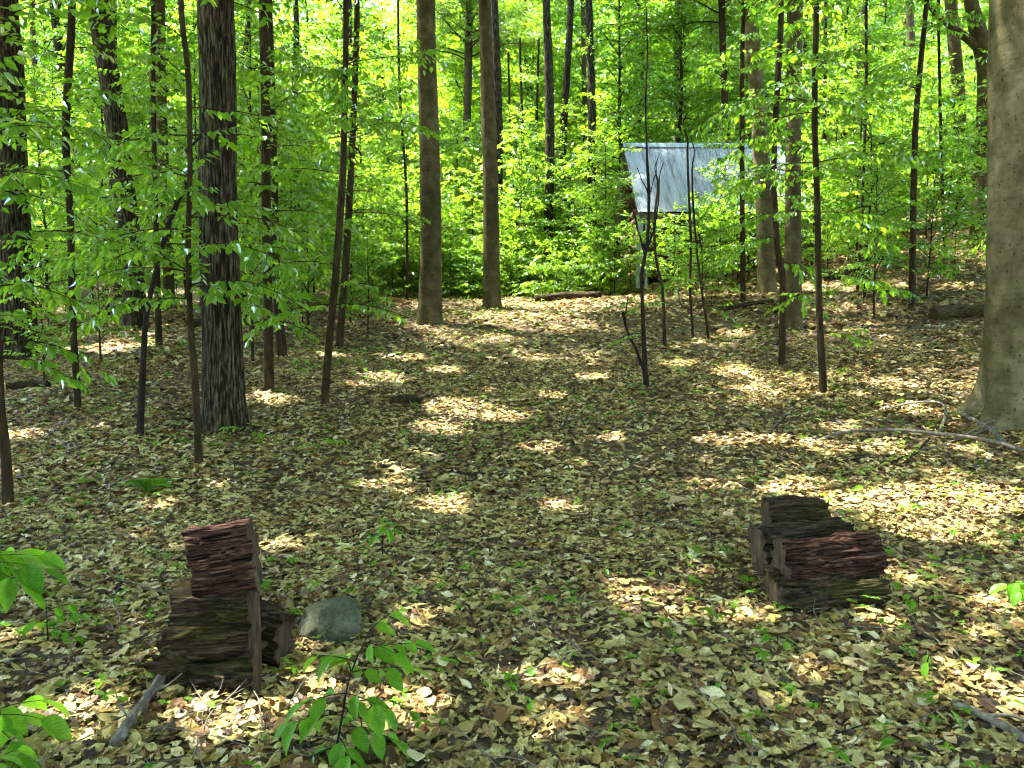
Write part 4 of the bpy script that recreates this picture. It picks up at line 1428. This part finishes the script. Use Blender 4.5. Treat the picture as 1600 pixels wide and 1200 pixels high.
stick('fallen_branch', 'long weathered fallen branch lying before the massive right trunk',
      [(1262, 697), (1320, 684), (1400, 684), (1470, 691), (1540, 700), (1600, 716), (1660, 735)], .028, .044, [.015, .06, .08, .08, .08, .07, .05],
      subs=[([(1503, 692), (1545, 675), (1600, 665)], .022, [.07, .10, .12])])
stick('fallen_branch', 'pale arched root like branch at the foot of the massive right trunk',
      [(1385, 643), (1430, 640), (1470, 645), (1476, 660), (1466, 682)], .022, .034, [.03, .08, .11, .07, .02],
      subs=[([(1460, 688), (1445, 678), (1440, 672)], .018, [.03, .05, .04])])
stick('fallen_branch', 'thick short branch slanting right below the massive trunk', [(1498, 652), (1540, 675), (1570, 696)], .045, .05, [.06, .05, .02])
stick('fallen_branch', 'thin pale twiggy branch lying left of the long fallen branch', [(1185, 695), (1215, 668), (1238, 645)], .016, .006, [.02, .05, .10],
      subs=[([(1208, 672), (1206, 655), (1207, 645)], .007, [.04, .08, .10])])
stick('fallen_branch', 'thin branch crossing under the long fallen branch towards the right edge', [(1400, 716), (1470, 700), (1540, 680), (1610, 664)], .014, .02, [.02, .03, .05, .06])
stick('fallen_branch', 'bent twig lying left of the arched branch', [(1330, 668), (1372, 660), (1400, 664), (1440, 676)], .010, .016, [.02, .04, .03, .03])
stick('fallen_branch', 'short dark broken branch below the arched branch', [(1405, 735), (1432, 712), (1452, 694)], .03, .022, [.02, .04, .06], mat=ROTDARK)
stick('fallen_branch', 'thick bark covered stick lying at the foot of the left stack', [(182, 1172), (215, 1128), (245, 1092), (262, 1072)], .042, .028, [.02, .04, .06, .10], mat=STICK, rough=.55, segs=14, subs=[([(238, 1100), (262, 1098), (285, 1088)], .012, [.05, .07, .10]), ([(205, 1140), (188, 1120), (180, 1104)], .010, [.03, .05, .08])])
stick('fallen_branch', 'lichen grey stick in the bottom right corner', [(1492, 1112), (1530, 1130), (1570, 1150), (1625, 1180)], .026, .04, [.03, .03, .03, .02],
      subs=[([(1540, 1136), (1580, 1140), (1615, 1150)], .018, [.04, .05, .04])])
stick('dry_twig', 'white bare twig curling up in front of the left stack', [(300, 1195), (330, 1130), (362, 1105), (395, 1075), (408, 1030)], .007, .004, [.01, .04, .05, .08, .12], cat='twig',
      subs=[([(330, 1130), (300, 1090), (292, 1070)], .004, [.04, .06, .08]), ([(362, 1105), (410, 1080), (455, 1066)], .004, [.05, .05, .04])])
stick('dry_twig', 'thin bare twig lying in front of the right stack towards the bottom edge', [(1120, 985), (1165, 1030), (1205, 1065), (1215, 1120)], .008, .004, cat='twig')
stick('dry_twig', 'thin twig lying on the leaves right of the right stack', [(1375, 857), (1420, 890), (1480, 930)], .009, .005, [.12, .05, .02], cat='twig')
stick('dry_twig', 'thin dark twig across the leaves left of the right stack', [(880, 862), (930, 875), (1000, 880), (1080, 890)], .010, .005, cat='twig', mat=DARKSAP)
stick('dry_twig', 'long dark twig on the leaves above the left stack', [(140, 770), (220, 755), (330, 752), (380, 770)], .010, .005, cat='twig', mat=DARKSAP)
stick('dry_twig', 'thin dark twig pointing up the slope from the left stack', [(300, 880), (345, 838), (400, 800), (440, 770)], .010, .005, cat='twig', mat=DARKSAP)
stick('dry_twig', 'dark twig on the open leaf litter left of the right stack, near its foot', [(1170, 850), (1185, 838), (1200, 826)], .012, .007, [.02, .05, .09], cat='twig', mat=DARKSAP)
stick('dry_twig', 'bent dark twig in the middle of the leaf carpet', [(590, 735), (625, 700), (700, 690), (760, 712)], .009, .005, cat='twig', mat=DARKSAP)
stick('dry_twig', 'dark twig low at the bottom edge right of centre', [(1225, 1195), (1290, 1165), (1350, 1140)], .009, .005, cat='twig', mat=DARKSAP)
stick('dry_twig', 'dark thin twig crossing leaves in the bottom right', [(1380, 1150), (1440, 1180), (1490, 1195)], .010, .007, cat='twig', mat=DARKSAP)

def far_log(label, a, b, dia, mat, seed):
    p0, p1 = ground_at(*a), ground_at(*b)
    p1[1] = p0[1] + (p1[1] - p0[1]) * .3
    p1[2] = float(terrain(p1[0], p1[1]))
    o = p0.copy()
    n = 24
    P = resample(np.array([p0, (p0 + p1) / 2 + [0, .1, .02], p1]) - o + [0, 0, dia * .35], n)
    disp = 1 + .22 * vnoise(np.arange(16)[None, :] * .9, np.arange(n)[:, None] * .4, seed, seed)
    mb = MB(); mb.add(*tube(P, np.linspace(dia / 2, dia * .42, n), 16, disp))
    ob = obj('fallen_log', mb.mesh('fallen_log', mat), loc=o)
    tag(ob, label, 'log')
far_log('rotten reddish log lying across the far end of the leafy path', (836, 472), (940, 466), .24, ROTDARK, 1)
far_log('mossy dark log lying left of the massive right trunk', (1456, 500), (1560, 500), .28, MOSSLOG, 2)
far_log('dark fallen log on the right hillside behind the slim dark sapling', (1290, 438), (1362, 432), .26, ROTDARK, 3)
far_log('thin fallen log high on the right hillside', (1300, 398), (1384, 384), .16, ROTDARK, 4)
far_log('grey fallen log leaning at the foot of the dark leaning trunk', (150, 482), (205, 500), .20, STICK, 5)
far_log('dark fallen log on the ground near the left edge', (10, 612), (100, 600), .13, ROTDARK, 6)
far_log('dark fallen log behind the largest furrowed trunk', (300, 512), (400, 506), .22, ROTDARK, 7)
far_log('fallen branch low on the slope behind the trunks by the cabin', (1130, 486), (1200, 470), .10, ROTDARK, 8)
far_log('dark broken branch end in the leaf carpet left of centre', (612, 632), (660, 628), .12, ROTDARK, 9)
far_log('dark stick heap lying right of centre below the forked shrub', (1085, 606), (1125, 612), .05, ROTDARK, 10)

# ---------------------------------------------------------------- leaf litter
def dead_templates(seed=1):
    rng = np.random.default_rng(seed)
    T = []
    for k in range(13):                                    # oval leaves, curled, some torn
        bend, curl, tw = rng.uniform(-.5, .5), rng.uniform(-1.5, 1.5), rng.uniform(-.5, .5)
        v, f = [], []
        rows, cols = 4, 2
        for r in range(rows + 1):
            t = r / rows
            w = .30 * math.sin(math.pi * min(1, max(t, .0) ** .85)) ** .75 if 0 < r < rows else .012
            for c in range(cols + 1):
                s = c / cols * 2 - 1
                x = s * w
                a = curl * x / .3 * .8
                zz = (1 - math.cos(a)) / (curl / .3 * .8 + 1e-6) if abs(curl) > .05 else 0
                v.append([x * (1 - .2 * abs(curl) * abs(s)), t - .5, zz + bend * (t - .5) ** 2 + tw * x * (t - .5) + rng.normal(0, .008)])
        for r in range(rows):
            for c in range(cols):
                i = r * (cols + 1) + c
                f += [[i, i + 1, i + cols + 2], [i, i + cols + 2, i + cols + 1]]
        v = np.array(v); v[:, 2] -= v[:, 2].mean()
        v[:, :2] += rng.normal(0, .022, (len(v), 2))
        v[:, 2] += rng.normal(0, .03, len(v))
        if k % 4 == 3:                                     # broken piece
            f = f[:int(len(f) * rng.uniform(.45, .75))]
        T.append((v, np.array(f)))
    for k in range(5):                                     # lobed maple leaves
        ang = np.array([-150, -118, -92, -62, -38, -18, 0, 18, 38, 62, 92, 118, 150, 180]) + 90.
        rad = np.array([.34, .46, .27, .5, .30, .36, .58, .36, .30, .5, .27, .46, .34, .20])
        curl = rng.uniform(-1, 1)
        a = np.radians(ang)
        rad = rad * rng.uniform(.75, 1.2, len(rad))
        a = a + rng.normal(0, .07, len(a))
        o = np.stack([np.cos(a) * rad, np.sin(a) * rad], -1)
        mid = o * .5
        v2 = np.vstack([o, mid, [[0, 0]]])
        z = curl * (v2 ** 2).sum(1) * 2.2 + rng.normal(0, .05, len(v2))
        v = np.column_stack([v2, z])
        n = len(o)
        f = []
        for i in range(n):
            j = (i + 1) % n
            f += [[i, j, n + j], [i, n + j, n + i], [n + i, n + j, 2 * n]]
        T.append((v, np.array(f)))
    return T
DT = dead_templates()
COARSE = []
for k in range(5):
    rg = np.random.default_rng(50 + k)
    z = rg.normal(0, .09, 6)
    COARSE.append((np.array([[0, -.5, z[0]], [-.28, -.15, z[1]], [-.22, .2, z[2]], [0, .5, z[3]], [.22, .2, z[4]], [.28, -.15, z[5]]]), np.array([[0, 3, 2], [0, 2, 1], [0, 5, 4], [0, 4, 3]])))

def scatter_litter(n, ylo, yhi, xk, xo, templates, size, tilt, lift, rng):
    mbv, mbf, off = [], [], 0
    y = np.sqrt(rng.uniform(0, 1, n) * ((yhi + 1) ** 2 - (ylo + 1) ** 2) + (ylo + 1) ** 2) - 1
    x = rng.uniform(-1, 1, n) * (xk * np.abs(y) + xo)
    bare = fbm(x * .9, y * .9, 2, 31, 3)
    kp = rng.random(n) < np.clip(1.5 + bare * 2.2, .45, 1)
    x, y = x[kp], y[kp]
    n = len(x)
    z = terrain(x, y) + rng.uniform(.0, 1, n) ** 1.5 * lift + .004
    P = np.stack([x, y, z], -1)
    a = rng.uniform(0, 2 * math.pi, n)
    A = np.stack([np.cos(a), np.sin(a), rng.normal(0, tilt, n)], -1)
    Nn = np.stack([rng.normal(0, tilt, n), rng.normal(0, tilt, n) - .05, np.ones(n)], -1)
    S = size * rng.lognormal(0, .36, n)
    ti = rng.integers(0, len(templates), n)
    W = rng.uniform(.75, 1.25, n)
    for k, (tv, tt) in enumerate(templates):
        m = ti == k
        if not m.any():
            continue
        v, f = place(tv, tt, P[m], A[m], Nn[m], S[m], W[m])
        mbv.append(v); mbf.append(f + off); off += len(v)
    return np.concatenate(mbv), np.concatenate(mbf)

rl = np.random.default_rng(21)
Vs, Fs, off = [], [], 0
for args in ((26000, 1.6, 7, .75, 1.6, COARSE, .062, .10, .006), (56000, 1.6, 6.5, .75, 1.6, DT, .053, .24, .028), (100000, 6.0, 13, .78, 1.5, COARSE, .064, .24, .03), (60000, 12.5, 27, .82, 1, COARSE, .11, .26, .03), (6000, -4, 1.7, .3, 3.6, COARSE, .095, .25, .03)):
    v, f = scatter_litter(*args, rl)
    Vs.append(v); Fs.append(f + off); off += len(v)
for a_, b_, r_ in FEET:
    n = int(34 + 160 * r_)
    an = rl.uniform(0, 6.28, n)
    rad = r_ + .01 + .28 * rl.random(n) ** 1.6
    x, y = a_ + np.cos(an) * rad, b_ + np.sin(an) * rad
    z = terrain(x, y) + .005 + rl.random(n) * (.05 + .12 * r_) * np.exp(-(rad - r_) / .12)
    A = np.stack([np.cos(an), np.sin(an), -.25 + rl.normal(0, .2, n)], -1) + rl.normal(0, .5, (n, 3)) * [1, 1, .2]
    Nn = np.stack([np.cos(an) * .3, np.sin(an) * .3, np.ones(n)], -1) + rl.normal(0, .22, (n, 3))
    v, f = place(*DT[int(rl.integers(0, 12))], np.stack([x, y, z], -1), A, Nn, .07 * rl.lognormal(0, .25, n))
    Vs.append(v); Fs.append(f + off); off += len(v)
lit = obj('leaf_litter', mesh_from('leaf_litter', np.concatenate(Vs), np.concatenate(Fs), DEAD, smooth=False), kind='stuff')
tag(lit, 'carpet of dry tan and brown fallen leaves over the forest floor', 'leaf litter')

# the largest fallen leaves in front, one by one, parts of the ground
DEADM = [mesh_from('dead_leaf', v, f, DEAD, smooth=True) for v, f in DT]
rr_ = np.random.default_rng(33)
for k in range(300):
    y = 2.35 + 2.6 * rr_.random() ** 1.2
    x = rr_.uniform(-.69, .69) * y
    o = obj('dead_leaf', DEADM[int(rr_.integers(0, len(DEADM)))], GROUND, (x, y, float(terrain(x, y)) + rr_.uniform(.025, .05)))
    o.rotation_euler = (rr_.normal(0, .2), rr_.normal(0, .2), rr_.uniform(0, 6.28))
    s = rr_.uniform(.065, .105)
    o.scale = (s * rr_.uniform(.8, 1.15), s, s)

# small twigs in the litter, uncounted
def twig_litter():
    rng = np.random.default_rng(12)
    mb = MB()
    for k in range(420):
        y = 2.3 + 14 * rng.random() ** 1.5
        x = rng.uniform(-.72, .72) * y
        L = rng.uniform(.1, .55)
        a = rng.uniform(0, 3.14)
        p = np.array([[x + math.cos(a) * L * t + rng.normal(0, .012), y + math.sin(a) * L * t + rng.normal(0, .012), 0] for t in (-.5, -.15, .2, .5)])
        p[:, 2] = terrain(p[:, 0], p[:, 1]) + rng.uniform(.025, .05) + np.array([0, .012, .015, rng.uniform(0, .05)])
        r = rng.uniform(.0015, .0042)
        mb.add(*tube(resample(p, 7), np.linspace(r, r * .5, 7), 4)[:2])
    o = obj('twig_litter', mb.mesh('twig_litter', STICK), kind='stuff')
    tag(o, 'small dry twigs strewn through the fallen leaves', 'twigs')
twig_litter()

# ---------------------------------------------------------------- seedlings and ground plants
def seedling(base_px, label, stem_h, leaves, leaf, seed, lean=(0, 0), mat=None, group=None, name='seedling', depth=None, droop=.3):
    rng = np.random.default_rng(seed)
    b = ground_at(*base_px)
    root = empty(name, b, label, 'seedling', group)
    top = np.array([lean[0], lean[1], stem_h])
    P = resample([np.array([0, 0, -.03]), top * .5 + [rng.normal(0, .01), rng.normal(0, .01), stem_h * .06], top], 10)
    mb = MB()
    mb.add(*tube(P, np.linspace(.0035, .0018, 10), 6))
    st = obj('stem', mb.mesh('stem', DARKSAP), root)
    for k in range(leaves):
        f = 1 - .62 * (k // 2) / max(1, leaves / 2)
        p = P[int(f * 9)]
        a = rng.uniform(0, 6.28) if k == 0 else a + 2.5 + rng.uniform(-.5, .5)
        ad = np.array([math.cos(a), math.sin(a), -droop + rng.uniform(-.25, .3)])
        pet = p + unit(ad * [1, 1, .2]) * leaf * rng.uniform(.2, .9)
        mb = MB(); mb.add(*tube([p, (p + pet) / 2 + [0, 0, .004], pet], [.0012] * 3, 4))
        obj('petiole', mb.mesh('petiole', DARKSAP), st)
        single_leaf(root, pet, ad, UP + rng.normal(0, .35, 3), leaf * rng.uniform(.75, 1.2), mat or SEED)
    return root

def branchlet_plant(base_px, label, twigs, leaf, seed, stem):
    """bigger young beech: stem with side twigs, each leaf a part; offsets in metres"""
    rng = np.random.default_rng(seed)
    b = ground_at(*base_px)
    root = empty('young_beech', b, label, 'seedling')
    P = resample([np.array([0, 0, -.03])] + [np.array(p) for p in stem], 14)
    mb = MB(); mb.add(*tube(P, np.linspace(.005, .002, 14), 6))
    obj('stem', mb.mesh('stem', DARKSAP), root)
    for f, az, L, el in twigs:
        p = P[int(f * 13)]
        e, a = math.radians(el), math.radians(az)
        dd = np.array([math.cos(a) * math.cos(e), math.sin(a) * math.cos(e), math.sin(e)])
        pts = [p]
        for i in range(5):
            pts.append(pts[-1] + dd * L / 5)
            dd = unit(dd + np.array([0, 0, -.09]))
        pts = np.array(pts)
        mb = MB(); mb.add(*tube(pts, np.linspace(.0025, .001, 6), 4))
        obj('twig', mb.mesh('twig', DARKSAP), root)
        n = max(2, int(L / (leaf * .5)))
        s = 1
        for j in range(n + 1):
            t = .25 + .75 * j / n
            q = pts[0] + (pts[-1] - pts[0]) * t
            u = min(4, int(t * 5)); q = pts[u] + (pts[min(5, u + 1)] - pts[u]) * (t * 5 - u) if t < 1 else pts[-1]
            s = -s
            ad = dd if j == n else rotz(dd, s * rng.uniform(.6, 1.0))
            ad = ad + np.array([0, 0, rng.uniform(-.55, .05)])
            single_leaf(root, q, ad, UP + rng.normal(0, .3, 3), leaf * rng.uniform(.75, 1.2), SEED)
    return root

branchlet_plant((520, 1190), 'leafy young beech sprig in front of the grey rock at the bottom', [(.55, 200, .16, 5), (.7, 20, .22, 5), (.82, 160, .16, 10), (.92, 10, .2, 15), (1, 60, .16, 20), (.4, 180, .2, 0), (.35, 350, .22, 0), (.2, 210, .14, 0), (.6, 330, .18, 5), (.75, 110, .16, 10), (.5, 20, .16, 5), (.95, 330, .14, 5), (.3, 300, .16, 0)], .10, 1,
                [(.03, .02, .14), (.06, .05, .3), (.12, .1, .44)])
branchlet_plant((598, 872), 'small upright beech sprig with drooping leaves left of the middle', [(.7, 190, .08, 10), (.85, 0, .1, 10), (1, 90, .06, 30), (1, 300, .08, 0)], .085, 2, [(.0, 0, .1), (.01, 0, .22)])
branchlet_plant((-40, 960), 'large bright leaves reaching in from the left edge above the lower left plants', [(.95, 5, .34, 4), (1, 20, .28, 8), (.9, 345, .30, 0), (1, 60, .2, 8), (.95, 355, .2, 2)], .19, 3, [(.0, 0, .1), (.04, 0, .30)])
branchlet_plant((-20, 1170), 'bright leaves cut by the left edge near the bottom', [(.95, 5, .18, 4), (1, 40, .16, 8), (.8, 330, .16, 0)], .135, 4, [(.0, 0, .06), (.02, 0, .14)])
branchlet_plant((-10, 1240), 'bright leaf tips in the bottom left corner', [(.95, 15, .08, 4), (1, 60, .08, 8)], .12, 14, [(.0, 0, .05), (.0, 0, .11)])
branchlet_plant((75, 1005), 'spindly seedling row of leaves low at the left, beside the left stack', [(.9, 10, .22, 8), (1, 25, .16, 15), (.7, 170, .12, 0), (.6, 350, .16, 0)], .07, 5, [(.0, 0, .06), (.0, 0, .16)])
branchlet_plant((1612, 960), 'green leaves reaching in from the right edge', [(1, 180, .12, 5), (.95, 210, .1, 0), (.9, 160, .1, 5)], .095, 6, [(.0, 0, .08), (-.02, 0, .17)])
branchlet_plant((395, 690), 'little arching sprig of leaves at the foot of the largest furrowed trunk', [(1, 185, .26, 18), (.95, 350, .2, 0)], .085, 7, [(.0, -.06, .06), (.0, -.1, .14)])
branchlet_plant((500, 712), 'low sprig of leaves right of the largest furrowed trunk', [(1, 10, .24, 10), (.9, 170, .2, 5)], .085, 8, [(.0, 0, .06), (.0, 0, .15)])
seedling((696, 778), 'pale green seedling in the middle of the leaf carpet', .07, 4, .075, 11)
seedling((1450, 1060), 'single round green leaf standing in the bottom right', .10, 2, .085, 12, droop=.7)
seedling((1476, 1128), 'broad green seedling leaf beside the lichen grey stick', .06, 2, .08, 13, droop=.5)
seedling((855, 1052), 'two leaved seedling at the bottom, left of its neighbour right of centre', .04, 2, .075, 15, droop=.3)
seedling((918, 1035), 'single leaf seedling at the bottom, right of the two leaved one', .05, 2, .065, 16, droop=.1)
seedling((1212, 1010), 'dark green seedling at the lower left foot of the right stack', .06, 5, .085, 17)
seedling((1434, 955), 'small upright yellow green seedling right of the right stack', .08, 2, .075, 18, droop=.8)
seedling((1392, 930), 'dark leaf standing against the right end of the right stack', .09, 2, .075, 19, droop=.5)
seedling((1355, 775), 'bright seedling in the sunlit patch behind the right stack', .07, 5, .085, 20)
seedling((1412, 1180), 'low seedling with narrow leaves at the bottom right', .05, 5, .075, 22)
seedling((470, 590), 'fresh green seedling between the slim trunk and the curved sapling', .25, 6, .10, 23)
seedling((790, 548), 'tuft of green leaves on the path ahead', .15, 6, .10, 24)
seedling((1325, 605), 'green seedling at the foot of the slim dark sapling at right', .25, 6, .10, 25)
seedling((1640, 1020), 'leaf at the right edge low in the photo', .1, 4, .09, 26)
seedling((560, 1150), 'seedling under the beech sprig before the rock', .08, 4, .08, 27)

# fern fronds
def fern(base_px, label, n, L, seed):
    rng = np.random.default_rng(seed)
    b = ground_at(*base_px)
    root = empty('fern', b, label, 'fern')
    for k in range(n):
        a = rng.uniform(0, 6.28)
        pts = [np.zeros(3)]
        e = 1.0
        for i in range(9):
            pts.append(pts[-1] + np.array([math.cos(a) * math.cos(e), math.sin(a) * math.cos(e), math.sin(e)]) * L / 9)
            e -= .16
        pts = np.array(pts)
        mb = MB()
        mb.add(*tube(pts, np.linspace(.002, .0008, 10), 4)[:2])
        lv = Leaves()
        for i in range(2, 20):
            u = i / 20 * 9
            j = min(8, int(u))
            p = pts[j] + (pts[min(9, j + 1)] - pts[j]) * (u - j)
            dd = unit(pts[min(9, j + 1)] - pts[j])
            for s in (-1, 1):
                lv.put(p, rotz(dd, s * 1.25), UP, L * .28 * math.sin(math.pi * (i / 20) ** .7) + .008)
        v, f = place(LEAF_V * [.55, 1, 1], LEAF_T, *lv.arrays())
        mb.add(v, None, f)
        obj('frond', mb.mesh('frond', SEED), root)
fern((232, 775), 'small fern on the leaf carpet left of the slender grey stem', 6, .3, 1)
fern((418, 1022), 'tiny fern frond between the left stack and the rock', 3, .12, 2)

# tiny plants all through the litter, uncounted
def ground_cover():
    rng = np.random.default_rng(66)
    lv = Leaves()
    for k in range(6000):
        y = 2.4 + 19 * rng.random() ** .8
        x = rng.uniform(-.74, .74) * y
        if vnoise(x * .5, y * .5, 0, 8) < rng.uniform(-.6, .5):
            continue
        z = float(terrain(x, y))
        m = int(rng.integers(2, 6))
        s = rng.uniform(.018, .055) * (1 if y < 8 else 1.25)
        a = rng.uniform(0, 6.28)
        h = rng.uniform(.04, .10)
        for j in range(m):
            a += 2.4
            lv.put(np.array([x, y, z + h]), np.array([math.cos(a), math.sin(a), rng.uniform(-.4, .5)]), UP + rng.normal(0, .3, 3), s * rng.uniform(.7, 1.2))
    o = obj('ground_cover', lv.mesh('ground_cover', SEED), kind='stuff')
    tag(o, 'tiny green seedlings and herbs scattered through the fallen leaves', 'ground cover')
ground_cover()
